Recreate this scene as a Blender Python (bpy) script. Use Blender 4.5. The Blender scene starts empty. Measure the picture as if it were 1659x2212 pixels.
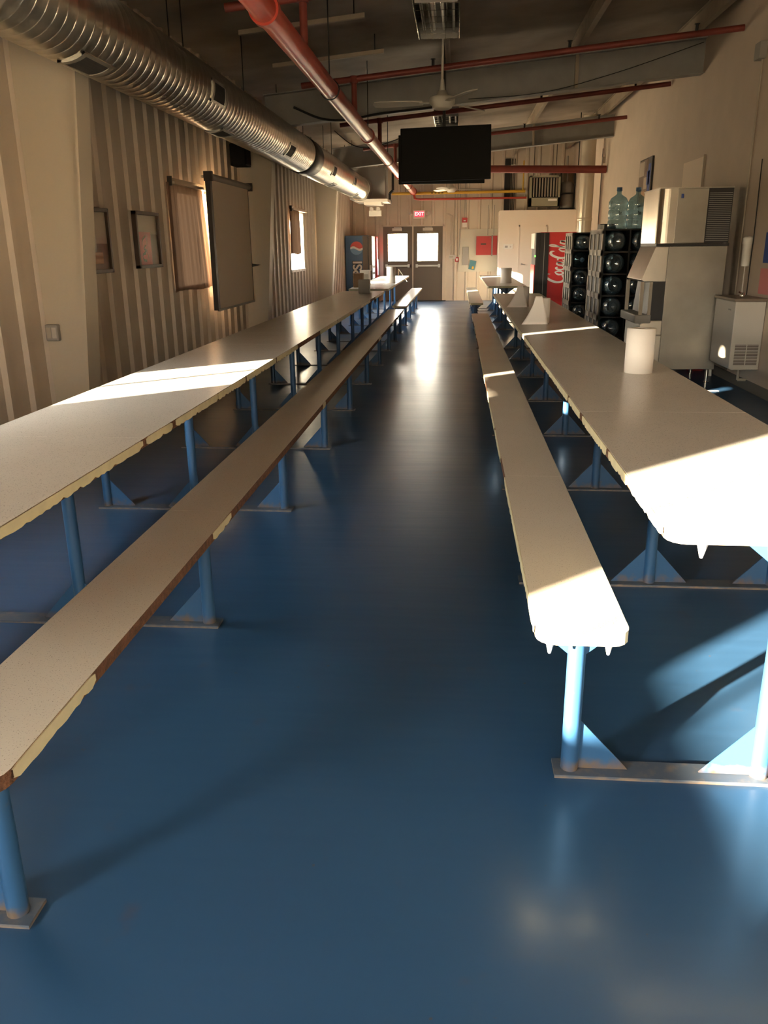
import bpy, math, random
from mathutils import Vector, Matrix
random.seed(7)
C = bpy.context.scene.collection
SC = bpy.context.scene
PI = math.pi
# ------------------------------------------------------------------ camera
CAM_H = 1.425
FPX, PITCH, YAW, ROLL = 1766.86, math.radians(17.959), math.radians(5.099), math.radians(-0.621)
cp, sp, cy, sy, cr, sr = math.cos(PITCH), math.sin(PITCH), math.cos(YAW), math.sin(YAW), math.cos(ROLL), math.sin(ROLL)
R0 = Vector((cy, sy, 0)); F0 = Vector((-sy, cy, 0)); U0 = Vector((0, 0, 1))
FW = F0*cp - U0*sp; DN = -(F0*sp + U0*cp)
RX = R0*cr - DN*sr; DX = R0*sr + DN*cr
cd = bpy.data.cameras.new('camera'); cam = bpy.data.objects.new('camera', cd); C.objects.link(cam)
M = Matrix((RX, -DX, -FW)).transposed().to_4x4(); M.translation = Vector((0, 0, CAM_H)); cam.matrix_world = M
cd.sensor_fit = 'HORIZONTAL'; cd.sensor_width = 36; cd.lens = FPX*36/1659; cd.clip_start = .05
SC.camera = cam
# ------------------------------------------------------------------ light
SC.view_settings.view_transform = 'Standard'; SC.view_settings.look = 'None'
SC.view_settings.gamma = 1; SC.view_settings.use_curve_mapping = False
SC.view_settings.exposure = 0.1
SKY, GROUND = (1.0, .87, .69), (.95, .72, .45)
W = bpy.data.worlds.new('world'); SC.world = W; W.use_nodes = True
nt = W.node_tree; bg = nt.nodes['Background']
tc = nt.nodes.new('ShaderNodeTexCoord'); sx = nt.nodes.new('ShaderNodeSeparateXYZ'); rp = nt.nodes.new('ShaderNodeValToRGB')
nt.links.new(tc.outputs['Generated'], sx.inputs[0]); nt.links.new(sx.outputs['Z'], rp.inputs[0])
mp = rp.color_ramp; mp.elements[0].position = .0; mp.elements[0].color = tuple(c*.8 for c in GROUND)+(1,)
mp.elements[1].position = .04; mp.elements[1].color = SKY+(1,)
e = mp.elements.new(.6); e.color = (.8, .86, .9, 1)
vd = nt.nodes.new('ShaderNodeVectorMath'); vd.operation = 'DOT_PRODUCT'; vd.inputs[1].default_value = tuple(-Vector((.736, .677, -.21)).normalized())
nt.links.new(tc.outputs['Generated'], vd.inputs[0])
vp = nt.nodes.new('ShaderNodeMath'); vp.operation = 'POWER'; vm = nt.nodes.new('ShaderNodeMath'); vm.operation = 'MAXIMUM'; vm.inputs[1].default_value = 0
nt.links.new(vd.outputs['Value'], vm.inputs[0]); nt.links.new(vm.outputs[0], vp.inputs[0]); vp.inputs[1].default_value = 14
va = nt.nodes.new('ShaderNodeMath'); va.operation = 'MULTIPLY_ADD'; va.inputs[1].default_value = 110.0; va.inputs[2].default_value = 47.0
nt.links.new(vp.outputs[0], va.inputs[0]); nt.links.new(va.outputs[0], bg.inputs['Strength'])
nt.links.new(rp.outputs[0], bg.inputs['Color'])
sd = bpy.data.lights.new('sun', 'SUN'); sd.energy = 145; sd.angle = math.radians(.9); sd.color = (1, .84, .62)
sun = bpy.data.objects.new('sun', sd); C.objects.link(sun)
tE = .21; SD = Vector((.736, .677, -tE)).normalized()
sun.rotation_euler = SD.to_track_quat('-Z', 'Y').to_euler(); sun.location = (-8, -8, 6)
def portal(name, loc, rot, sx_, sy_):
    l = bpy.data.lights.new(name, 'AREA'); l.shape = 'RECTANGLE'; l.size = sx_; l.size_y = sy_; l.cycles.is_portal = True
    o = bpy.data.objects.new(name, l); C.objects.link(o); o.location = loc; o.rotation_euler = rot
SC.cycles.max_bounces = 12; SC.cycles.diffuse_bounces = 7; SC.cycles.glossy_bounces = 4; SC.cycles.transparent_max_bounces = 16
SC.cycles.caustics_reflective = False; SC.cycles.caustics_refractive = False; SC.cycles.sample_clamp_indirect = 12
SC.cycles.use_denoising = True
# ------------------------------------------------------------------ materials
def nodes(name):
    m = bpy.data.materials.new(name); m.use_nodes = True; t = m.node_tree
    return m, t, t.nodes['Principled BSDF']
def mat(name, col, rough=.6, metal=0., var=0., scale=6., bump=0., bscale=40., spec=.5, emit=None, es=0., alpha=None):
    m, t, b = nodes(name)
    b.inputs['Base Color'].default_value = (*col, 1); b.inputs['Roughness'].default_value = rough
    b.inputs['Metallic'].default_value = metal; b.inputs['Specular IOR Level'].default_value = spec
    g = t.nodes.new('ShaderNodeNewGeometry')
    if var:
        n = t.nodes.new('ShaderNodeTexNoise'); n.inputs['Scale'].default_value = scale; n.inputs['Detail'].default_value = 5
        r = t.nodes.new('ShaderNodeValToRGB'); t.links.new(g.outputs['Position'], n.inputs['Vector']); t.links.new(n.outputs['Fac'], r.inputs[0])
        r.color_ramp.elements[0].position = .3; r.color_ramp.elements[1].position = .7
        r.color_ramp.elements[0].color = (*[c*(1-var) for c in col], 1); r.color_ramp.elements[1].color = (*[min(1, c*(1+var*.6)) for c in col], 1)
        t.links.new(r.outputs[0], b.inputs['Base Color'])
    if bump:
        n = t.nodes.new('ShaderNodeTexNoise'); n.inputs['Scale'].default_value = bscale; n.inputs['Detail'].default_value = 3
        bp = t.nodes.new('ShaderNodeBump'); bp.inputs['Strength'].default_value = bump; bp.inputs['Distance'].default_value = .02
        t.links.new(g.outputs['Position'], n.inputs['Vector']); t.links.new(n.outputs['Fac'], bp.inputs['Height']); t.links.new(bp.outputs[0], b.inputs['Normal'])
    if emit: b.inputs['Emission Color'].default_value = (*emit, 1); b.inputs['Emission Strength'].default_value = es
    return m
def pane(name, tint, gloss=.06, diff=0.):
    m = bpy.data.materials.new(name); m.use_nodes = True; t = m.node_tree; t.nodes.clear()
    o = t.nodes.new('ShaderNodeOutputMaterial'); tr = t.nodes.new('ShaderNodeBsdfTransparent'); gl = t.nodes.new('ShaderNodeBsdfGlossy'); mx = t.nodes.new('ShaderNodeMixShader')
    tr.inputs[0].default_value = (*tint, 1); gl.inputs['Roughness'].default_value = .08; mx.inputs[0].default_value = gloss
    t.links.new(tr.outputs[0], mx.inputs[1]); t.links.new(gl.outputs[0], mx.inputs[2]); last = mx
    if diff:
        d = t.nodes.new('ShaderNodeBsdfDiffuse'); d.inputs[0].default_value = (.35, .5, .6, 1); m2 = t.nodes.new('ShaderNodeMixShader'); m2.inputs[0].default_value = diff
        t.links.new(mx.outputs[0], m2.inputs[1]); t.links.new(d.outputs[0], m2.inputs[2]); last = m2
    t.links.new(last.outputs[0], o.inputs[0]); return m
def laminate(name, col):
    m, t, b = nodes(name); g = t.nodes.new('ShaderNodeNewGeometry')
    n = t.nodes.new('ShaderNodeTexNoise'); n.inputs['Scale'].default_value = 260; n.inputs['Detail'].default_value = 1
    r = t.nodes.new('ShaderNodeValToRGB'); r.color_ramp.elements[0].position = .27; r.color_ramp.elements[1].position = .36
    r.color_ramp.elements[0].color = (*[c*.42 for c in col], 1); r.color_ramp.elements[1].color = (*col, 1)
    n2 = t.nodes.new('ShaderNodeTexNoise'); n2.inputs['Scale'].default_value = 3; n2.inputs['Detail'].default_value = 4
    r2 = t.nodes.new('ShaderNodeValToRGB'); r2.color_ramp.elements[0].color = (.88, .87, .85, 1); r2.color_ramp.elements[1].color = (1, 1, 1, 1)
    mx = t.nodes.new('ShaderNodeMix'); mx.data_type = 'RGBA'; mx.blend_type = 'MULTIPLY'; mx.inputs[0].default_value = 1
    for q in (n, n2): t.links.new(g.outputs['Position'], q.inputs['Vector'])
    t.links.new(n.outputs['Fac'], r.inputs[0]); t.links.new(n2.outputs['Fac'], r2.inputs[0])
    t.links.new(r.outputs[0], mx.inputs[6]); t.links.new(r2.outputs[0], mx.inputs[7]); t.links.new(mx.outputs[2], b.inputs['Base Color'])
    b.inputs['Roughness'].default_value = .24; b.inputs['Specular IOR Level'].default_value = .4
    return m
def floor_mat():
    m, t, b = nodes('blue_epoxy_floor'); g = t.nodes.new('ShaderNodeNewGeometry')
    def noise(s, d=5):
        n = t.nodes.new('ShaderNodeTexNoise'); n.inputs['Scale'].default_value = s; n.inputs['Detail'].default_value = d; t.links.new(g.outputs['Position'], n.inputs['Vector']); return n
    def ramp(n, a, ca, c, cc):
        r = t.nodes.new('ShaderNodeValToRGB'); r.color_ramp.elements[0].position = a; r.color_ramp.elements[0].color = (*ca, 1)
        r.color_ramp.elements[1].position = c; r.color_ramp.elements[1].color = (*cc, 1); t.links.new(n.outputs['Fac'], r.inputs[0]); return r
    base = ramp(noise(1.1, 2), .2, (.020, .060, .126), .8, (.027, .073, .15))
    st = ramp(noise(6, 9), .66, (0, 0, 0), .80, (.45, .45, .45))
    sp2 = ramp(noise(26, 3), .735, (0, 0, 0), .77, (.8, .8, .8)); ad = t.nodes.new('ShaderNodeMath'); ad.operation = 'ADD'; ad.use_clamp = True
    t.links.new(st.outputs[0], ad.inputs[0]); t.links.new(sp2.outputs[0], ad.inputs[1])
    mx = t.nodes.new('ShaderNodeMix'); mx.data_type = 'RGBA'; mx.inputs[7].default_value = (.085, .055, .045, 1)
    t.links.new(ad.outputs[0], mx.inputs[0]); t.links.new(base.outputs[0], mx.inputs[6]); t.links.new(mx.outputs[2], b.inputs['Base Color'])
    rr = ramp(noise(1.5, 3), .2, (.27, .27, .27), .8, (.36, .36, .36)); t.links.new(rr.outputs[0], b.inputs['Roughness'])
    bp = t.nodes.new('ShaderNodeBump'); bp.inputs['Strength'].default_value = .22; bp.inputs['Distance'].default_value = .01
    mpn = t.nodes.new('ShaderNodeMapping'); mpn.inputs['Scale'].default_value = (.8, 5, 1); nz = noise(1.6, 2); t.links.new(g.outputs['Position'], mpn.inputs[0]); t.links.new(mpn.outputs[0], nz.inputs['Vector']); t.links.new(nz.outputs['Fac'], bp.inputs['Height']); t.links.new(bp.outputs[0], b.inputs['Normal'])
    b.inputs['Specular IOR Level'].default_value = .4; b.inputs['Coat Weight'].default_value = .12; b.inputs['Coat Roughness'].default_value = .16
    return m
def rusty(name, col, dust=(.12, .085, .06), h=.07):
    m, t, b = nodes(name); g = t.nodes.new('ShaderNodeNewGeometry')
    n = t.nodes.new('ShaderNodeTexNoise'); n.inputs['Scale'].default_value = 28; n.inputs['Detail'].default_value = 6
    s = t.nodes.new('ShaderNodeSeparateXYZ'); t.links.new(g.outputs['Position'], n.inputs['Vector']); t.links.new(g.outputs['Position'], s.inputs[0])
    mr = t.nodes.new('ShaderNodeMapRange'); mr.inputs[1].default_value = 0; mr.inputs[2].default_value = h; mr.inputs[3].default_value = .85; mr.inputs[4].default_value = .32
    t.links.new(s.outputs['Z'], mr.inputs[0])
    c = t.nodes.new('ShaderNodeMath'); c.operation = 'SUBTRACT'; t.links.new(mr.outputs[0], c.inputs[0]); t.links.new(n.outputs['Fac'], c.inputs[1])
    m3 = t.nodes.new('ShaderNodeMath'); m3.operation = 'MULTIPLY'; m3.inputs[1].default_value = 2.6; m3.use_clamp = True; t.links.new(c.outputs[0], m3.inputs[0])
    mx = t.nodes.new('ShaderNodeMix'); mx.data_type = 'RGBA'; mx.inputs[6].default_value = (*col, 1); mx.inputs[7].default_value = (*dust, 1)
    t.links.new(m3.outputs[0], mx.inputs[0]); t.links.new(mx.outputs[2], b.inputs['Base Color']); b.inputs['Roughness'].default_value = .38
    return m
def cloth(name, col, trans=.5):
    m = bpy.data.materials.new(name); m.use_nodes = True; t = m.node_tree; t.nodes.clear()
    o = t.nodes.new('ShaderNodeOutputMaterial'); d = t.nodes.new('ShaderNodeBsdfDiffuse'); l = t.nodes.new('ShaderNodeBsdfTranslucent'); mx = t.nodes.new('ShaderNodeMixShader')
    d.inputs[0].default_value = (*col, 1); l.inputs[0].default_value = (*col, 1); mx.inputs[0].default_value = trans
    t.links.new(d.outputs[0], mx.inputs[1]); t.links.new(l.outputs[0], mx.inputs[2]); t.links.new(mx.outputs[0], o.inputs[0]); return m
MT = dict(
 floor=floor_mat(), liner=mat('beige_wall_liner', (.57, .475, .375), .5, var=.08, scale=2), liner2=mat('beige_end_liner', (.57, .48, .375), .5, var=.08, scale=2),
 gyp=mat('painted_gypsum', (.57, .47, .37), .75, var=.06, scale=2.5, bump=.05, bscale=90), part=mat('white_partition_paint', (.72, .64, .53), .7),
 deck=mat('vinyl_roof_insulation', (.26, .215, .165), .7, var=.35, scale=1.6, bump=.6, bscale=1.3), steel=mat('primed_grey_steel', (.28, .27, .25), .6, var=.12, scale=5),
 colp=mat('beige_column_paint', (.53, .455, .345), .55), purl=mat('tan_purlin', (.36, .29, .21), .6, var=.1), base=mat('grey_vinyl_base', (.13, .12, .10), .6),
 top=laminate('white_speckled_laminate', (.70, .66, .60)), bench=laminate('tan_speckled_laminate', (.66, .585, .49)), core=mat('particleboard_core', (.13, .055, .025), .9, var=.5, scale=60, bump=.6, bscale=150),
 band=mat('cream_edge_band', (.62, .56, .36), .5, var=.12, scale=15), blue=rusty('blue_painted_steel', (.022, .075, .17)), strip=rusty('dusty_blue_strip', (.06, .08, .11), (.19, .14, .10), .014),
 duct=mat('galvanised_duct', (.66, .62, .54), .30, 1, var=.18, scale=9, bump=.12, bscale=7), galv=mat('dull_galvanised', (.45, .43, .38), .45, 1), dark=mat('dark_opening', (.012, .01, .008), .8),
 red=mat('red_pipe_paint', (.42, .05, .028), .32, var=.1), redd=mat('dark_red_pipe_paint', (.2, .035, .022), .5, var=.2), yel=mat('yellow_gas_pipe', (.62, .36, .03), .5), tv=mat('black_screen_plastic', (.004, .0035, .003), .5, spec=.15),
 white=mat('white_plastic', (.75, .72, .65), .45), paper=mat('white_paper', (.82, .76, .70), .85), ss=mat('stainless', (.58, .54, .47), .3, 1, var=.12, scale=3), ssb=mat('scuffed_stainless', (.36, .33, .28), .42, .8, var=.18, scale=2.5),
 blk=mat('black_plastic', (.018, .015, .013), .5), gry=mat('grey_paint', (.30, .28, .25), .55), brn=mat('brown_door_paint', (.12, .088, .058), .45), crate=mat('lit_tan_crate', (.40, .34, .26), .6), cratek=mat('shaded_black_crate', (.012, .011, .01), .6),  # crate tan is the lit plastic; crate black has its shade in the colour
 glass=pane('window_glass', (.97, .98, .97)), jug=pane('blue_jug_plastic', (.62, .82, .90), .22, .10), cap=mat('blue_cap', (.1, .2, .35), .5), curt=cloth('brown_curtain', (.25, .165, .115), .012), wood=mat('dark_wood_frame', (.055, .03, .018), .45),
 coke=mat('red_machine_panel', (.62, .035, .035), .35), pep=mat('blue_machine_panel', (.03, .10, .22), .35), pepl=mat('pale_blue_globe', (.12, .25, .42), .35), logor=mat('logo_red', (.6, .05, .04), .4), logow=mat('logo_white', (.78, .74, .68), .5),
 exitr=mat('exit_red', (.8, .02, .03), .5, emit=(1, .04, .07), es=1.6), exitd=mat('exit_letter', (1, .5, .5), .5, emit=(1, .45, .45), es=1.8), lit=mat('lit_button', (.8, .85, .9), .4, emit=(.75, .9, 1), es=.9), litg=mat('green_display', (.1, .8, .1), .4, emit=(.2, 1, .1), es=2),
 refl=mat('mirror_reflector', (.8, .77, .68), .12, 1, bump=.3, bscale=9), fan=mat('fan_enamel', (.5, .47, .4), .5), heat=mat('olive_heater', (.24, .22, .15), .5), screen=mat('screen_fabric', (.86, .73, .59), .9),
 sky=mat('picture_pale', (.5, .42, .33), .35), pic1=mat('picture_brown', (.16, .10, .07), .35), pic2=mat('picture_orange', (.4, .2, .07), .35), pinkp=mat('pink_paper', (.75, .28, .27), .8), bluep=mat('blue_paper', (.05, .09, .32), .7),
 cool=mat('cooler_grey', (.52, .48, .42), .4, .0), coolt=mat('cooler_brown_top', (.2, .15, .11), .4), chrome=mat('chrome', (.8, .78, .72), .1, 1), board=mat('grey_plywood_board', (.5, .46, .37), .7), redb=mat('red_alarm_box', (.36, .03, .028), .45), teal=mat('teal_booklet', (.06, .17, .2), .6),
 wire=mat('black_wire', (.01, .01, .01), .7), cond=mat('painted_conduit', (.42, .36, .28), .5), light=mat('pale_duct_paint', (.6, .53, .42), .22, .25), tan=mat('tan_locker', (.38, .30, .22), .5), card=mat('brown_cardboard', (.30, .2, .12), .8), wdust=mat('floor_mat_dark', (.03, .028, .025), .8))
# ------------------------------------------------------------------ mesh helpers
class MB:
    def __init__(s): s.v = []; s.f = []; s.m = []; s.sm = []
    def add(s, vs, fs, m=0, smooth=False):
        o = len(s.v); s.v += [tuple(v) for v in vs]
        for f in fs: s.f.append([i+o for i in f]); s.m.append(m); s.sm.append(smooth)
        return s
    def box(s, x0, x1, y0, y1, z0, z1, m=0):
        return s.add([(x, y, z) for z in (z0, z1) for y in (y0, y1) for x in (x0, x1)], [(0, 2, 3, 1), (4, 5, 7, 6), (0, 1, 5, 4), (2, 6, 7, 3), (0, 4, 6, 2), (1, 3, 7, 5)], m)
    def prism(s, pts, off, m=0):    # pts: planar polygon (3D), off: extrusion vector
        n = len(pts); a = [Vector(p) for p in pts]; b = [p+Vector(off) for p in a]
        return s.add(a+b, [tuple(range(n))[::-1], tuple(range(n, 2*n))]+[(i, (i+1) % n, n+(i+1) % n, n+i) for i in range(n)], m)
    def cyl(s, p0, p1, r, r1=None, seg=14, m=0, caps=True):
        p0 = Vector(p0); p1 = Vector(p1); d = (p1-p0).normalized(); r1 = r if r1 is None else r1
        a = d.orthogonal().normalized(); b = d.cross(a)
        vs = [p+(a*math.cos(2*PI*i/seg)+b*math.sin(2*PI*i/seg))*q for p, q in ((p0, r), (p1, r1)) for i in range(seg)]
        s.add(vs, [(i, (i+1) % seg, seg+(i+1) % seg, seg+i) for i in range(seg)], m, True)
        if caps: s.add(vs, [tuple(range(seg))[::-1], tuple(range(seg, 2*seg))], m)
        return s
    def tube(s, pts, r, seg=8, m=0):
        for a, b in zip(pts[:-1], pts[1:]): s.cyl(a, b, r, seg=seg, m=m)
        return s
    def lathe(s, prof, c=(0, 0, 0), ax=(0, 0, 1), seg=20, m=0):
        c = Vector(c); d = Vector(ax).normalized(); a = d.orthogonal().normalized(); b = d.cross(a)
        vs = [c+d*h+(a*math.cos(2*PI*i/seg)+b*math.sin(2*PI*i/seg))*max(r, 1e-4) for r, h in prof for i in range(seg)]
        n = len(prof)
        return s.add(vs, [(k*seg+i, k*seg+(i+1) % seg, (k+1)*seg+(i+1) % seg, (k+1)*seg+i) for k in range(n-1) for i in range(seg)], m, True)
    def build(s, name, mats, parent=None, loc=None):
        me = bpy.data.meshes.new(name); me.from_pydata(s.v, [], s.f); me.polygons.foreach_set('material_index', s.m); me.polygons.foreach_set('use_smooth', s.sm)
        for q in (mats if isinstance(mats, (list, tuple)) else [mats]): me.materials.append(MT[q])
        me.update(); return link(name, me, parent, loc)
def link(name, me, parent=None, loc=None):
    o = bpy.data.objects.new(name, me); C.objects.link(o)
    if parent is not None: o.parent = parent
    if loc is not None: o.location = loc
    return o
def tag(o, label=None, cat=None, group=None, kind=None):
    for k, v in (('label', label), ('category', cat), ('group', group), ('kind', kind)):
        if v: o[k] = v
    return o
def thing(name, label, cat, loc=(0, 0, 0), group=None):
    o = link(name, None, None, loc); o.empty_display_size = .1; return tag(o, label, cat, group)
def struct(o): o['kind'] = 'structure'; return o
def kids(o): return [c for c in bpy.data.objects if c.parent == o]
def dup(src, loc, label, group=None, rot=None):
    def cp_(o, par):
        n = o.copy(); C.objects.link(n)
        if par is not None: n.parent = par
        for ch in kids(o): cp_(ch, n)
        return n
    r = cp_(src, None); r.location = loc; r['label'] = label
    if group: r['group'] = group
    if rot is not None: r.rotation_euler = rot
    return r
def parts(name, m, parent, boxes): return [MB().box(*b).build(name, m, parent) for b in boxes]
def bevel(o, w=.004, seg=2):
    b = o.modifiers.new('bevel', 'BEVEL'); b.width = w; b.segments = seg; b.limit_method = 'ANGLE'; return o
def text_mesh(s, size, depth=.002, bold=0.):
    c = bpy.data.curves.new('t', 'FONT'); c.body = s; c.size = size; c.extrude = depth; c.offset = bold; c.align_x = 'CENTER'; c.align_y = 'CENTER'
    o = bpy.data.objects.new('t', c); C.objects.link(o); bpy.context.view_layer.update()
    me = bpy.data.meshes.new_from_object(o.evaluated_get(bpy.context.evaluated_depsgraph_get())); bpy.data.objects.remove(o); return me
def place_text(name, s, size, m, parent, X, Yv, org, depth=.002, bold=0.):
    me = text_mesh(s, size, depth, bold); X = Vector(X).normalized(); Yv = Vector(Yv).normalized()
    T = Matrix((X, Yv, X.cross(Yv))).transposed().to_4x4(); T.translation = Vector(org); me.transform(T)
    me.materials.clear(); me.materials.append(MT[m]); return link(name, me, parent)
def smoothpts(p, n=6):
    out = []
    P = [p[0]]+p+[p[-1]]
    for i in range(1, len(P)-2):
        for k in range(n):
            t = k/n; a, b, c, d = [Vector(q) for q in P[i-1:i+3]]
            out.append(.5*((2*b)+(c-a)*t+(2*a-5*b+4*c-d)*t*t+(3*b-a-3*c+d)*t**3))
    out.append(Vector(p[-1])); return out
def ribbon(mb, pts, w, f, m=0, depth=.002):   # 2D centre line with widths (u,v,w) mapped to 3D by f(u,v)
    q = smoothpts([(a[0], a[1], (a[2] if len(a) > 2 else w)) for a in pts]); L = []; Rr = []
    for i, p in enumerate(q):
        a = q[max(0, i-1)]; b = q[min(len(q)-1, i+1)]; d = Vector((b.x-a.x, b.y-a.y)).normalized(); n = Vector((-d.y, d.x))*p.z/2
        L.append(f(p.x+n.x, p.y+n.y)); Rr.append(f(p.x-n.x, p.y-n.y))
    n = len(q); mb.add(L+Rr, [(i, i+1, n+i+1, n+i) for i in range(n-1)], m)
def grid_sheet(mb, f, nu, nv, m=0):
    mb.add([f(u/nu, v/nv) for v in range(nv+1) for u in range(nu+1)], [(v*(nu+1)+u, v*(nu+1)+u+1, (v+1)*(nu+1)+u+1, (v+1)*(nu+1)+u) for v in range(nv) for u in range(nu)], m, True)
# ------------------------------------------------------------------ room shell
XL, XR, YE, YB = -2.93, 2.95, 23.3, -3.6
RS = .0923
def roof(x): return 3.76+RS*x
def rlow(x): return 3.133+RS*x
WIN = [(-1.98, -.70), (2.35, 3.52), (8.60, 9.92), (14.85, 16.20), (17.85, 19.05)]
WS, WT = 1.04, 2.06
struct(MB().box(XL-.3, XR+.3, YB-.3, YE+.3, -.1, 0).build('floor', 'floor'))
m = MB()
def ribs(a, b):
    out = []; z = a; k = math.floor(a/.305)*.305
    pr_ = [(0, 0), (.20, 0), (.222, .03), (.272, .03), (.294, 0), (.305, 0)]
    def val(z):
        t = (z-math.floor(z/.305)*.305)
        for (p, q), (r, s) in zip(pr_[:-1], pr_[1:]):
            if p <= t <= r: return q+(s-q)*(t-p)/(r-p)
        return 0
    zs = {round(a, 5), round(b, 5)}
    while k < b:
        for p, _ in pr_:
            if a < k+p < b: zs.add(round(k+p, 5))
        k += .305
    return [(z, val(z)) for z in sorted(zs)]
def sheet(mb, a, b, h0, h1, f):
    r = ribs(a, b); n = len(r)
    mb.add([f(z, d, h) for h in (h0, h1) for z, d in r], [(i, i+1, n+i+1, n+i) for i in range(n-1)])
fl = lambda z, d, h: (XL+d, z, h)
cur = YB
for a, b in WIN+[(YE, YE)]:
    sheet(m, cur, a, 0, 3.55, fl); m.box(XL-.16, XL-.005, cur, a, 0, 3.6)
    if a < YE:
        sheet(m, a, b, 0, WS, fl); sheet(m, a, b, WT, 3.55, fl); m.box(XL-.16, XL-.005, a, b, 0, WS); m.box(XL-.16, XL-.005, a, b, WT, 3.6)
    cur = b
struct(m.build('wall_left', 'liner'))
struct(MB().box(XR, XR+.15, YB, YE, 0, 4.15).build('wall_right', 'gyp'))
m = MB(); DX0, DX1, DH = -2.07, -.36, 1.98
fe = lambda z, d, h: (z, YE-d, h)
for a, b, h0 in ((XL, DX0, 0), (DX0, DX1, DH), (DX1, XR, 0)): sheet(m, a, b, h0, 4.0, fe); m.box(a, b, YE+.005, YE+.15, h0, 4.1)
struct(m.build('wall_far', 'liner2'))
m = MB(); BO = [(-2.4, 2.4, .9, 2.5)]
m.box(XL-.16, -.9, YB-.15, YB, 0, 4.1).box(.9, XR+.15, YB-.15, YB, 0, 4.1).box(-.9, .9, YB-.15, YB, 0, 1.0).box(-.9, .9, YB-.15, YB, 2.1, 4.1)
struct(m.build('wall_near', 'gyp'))
m = MB()
n = 40
grid_sheet(m, lambda u, v: (XL-.2+u*(XR-XL+.4), YB-.2+v*(YE-YB+.4), roof(XL-.2+u*(XR-XL+.4))-.035*abs(math.sin(PI*(u*6.28/1.5)))*0-.03*math.sin(PI*((v*27.3/1.52) % 1))), 10, 180)
m.prism([(XL-.2, YB-.2, roof(XL-.2)+.03), (XR+.2, YB-.2, roof(XR+.2)+.03), (XR+.2, YB-.2, roof(XR+.2)+.13), (XL-.2, YB-.2, roof(XL-.2)+.13)], (0, YE-YB+.5, 0))
struct(m.build('ceiling', 'deck'))
struct(MB().box(XR-.012, XR, YB, 22.2, 0, .10).build('baseboard_right', 'base'))
# windows (frame, mullion, glass)
for i, (a, b) in enumerate(WIN):
    m = MB(); t = .035
    m.box(XL-.12, XL+.012, a, a+t, WS, WT).box(XL-.12, XL+.012, b-t, b, WS, WT).box(XL-.14, XL+.03, a-.02, b+.02, WS-.03, WS+.012).box(XL-.12, XL+.012, a, b, WT-t, WT)
    w = struct(m.build('window_%d' % (i+1), 'white'))
    mid = -1.15 if i == 0 else (a+b)/2
    MB().box(XL-.10, XL-.07, mid-.012, mid+.012, WS, WT-t).build('mullion', 'white', w)
    MB().box(XL-.09, XL-.084, a+t, b-t, WS+.012, WT-t).build('glass', 'glass', w)
    portal('portal', (XL-.155, (a+b)/2, (WS+WT)/2), (0, -PI/2, 0), WT-WS, b-a)
w = struct(MB().box(-.92, .92, YB-.06, YB+.02, .96, 1.0).box(-.92, .92, YB-.06, YB+.02, 2.1, 2.14).build('window_6', 'white'))
MB().box(-.9, .9, YB-.05, YB-.044, 1.0, 2.1).build('glass', 'glass', w)
for x in (0,): MB().box(x-.03, x+.03, YB-.06, YB+.01, 1.0, 2.1).build('mullion', 'white', w)
portal('portal', (0, YB-.155, 1.55), (-PI/2, 0, 0), 1.8, 1.1)
# far double doors
fr = struct(MB().box(DX0, DX0+.05, YE-.03, YE+.05, 0, DH).box(DX1-.05, DX1, YE-.03, YE+.05, 0, DH).box(DX0, DX1, YE-.03, YE+.05, DH-.04, DH).build('trim_1', 'liner2'))
struct(MB().box(-1.235, -1.195, YE-.02, YE+.05, 0, DH-.04).build('trim_2', 'colp'))
def leaf(nm, x0, x1, hinge):
    g0, g1, gb, gt = x0+.10+(.03 if hinge < 0 else 0), x1-.13, 1.05, 1.755
    m = MB().box(x0, g0, YE, YE+.045, .01, DH-.04).box(g1, x1, YE, YE+.045, .01, DH-.04).box(g0, g1, YE, YE+.045, .01, gb).box(g0, g1, YE, YE+.045, gt, DH-.04)
    d = struct(m.build(nm, 'brn'))
    MB().box(g0, g1, YE+.015, YE+.021, gb, gt).build('glass', 'glass', d)
    MB().box(g0-.015, g0, YE-.006, YE, gb-.015, gt+.015).box(g1, g1+.015, YE-.006, YE, gb-.015, gt+.015).box(g0, g1, YE-.006, YE, gb-.015, gb).box(g0, g1, YE-.006, YE, gt, gt+.015).build('glazing_bead', 'brn', d)
    MB().box(x0+.08, x1-.08, YE-.08, YE-.045, .905, .945).box(x0+.06, x0+.12, YE-.085, YE, .88, .97).box(x1-.12, x1-.06, YE-.085, YE, .88, .97).build('push_bar', 'galv', d)
    MB().box(x0+.25, x0+.52, YE-.06, YE, 1.83, 1.9).cyl((x0+.3, YE-.05, 1.915), (x0+.5, YE-.12, 1.915), .008).build('door_closer', 'cool', d)
    portal('portal', ((g0+g1)/2, YE+.1, (gb+gt)/2), (PI/2, 0, 0), g1-g0, gt-gb)
leaf('door_1', DX0+.05, -1.235, -1); leaf('door_2', -1.195, DX1-.05, 1)
struct(MB().box(DX0, DX1+.05, YE-.25, YE+.05, 0, .012).build('trim_3', 'wdust'))
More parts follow.
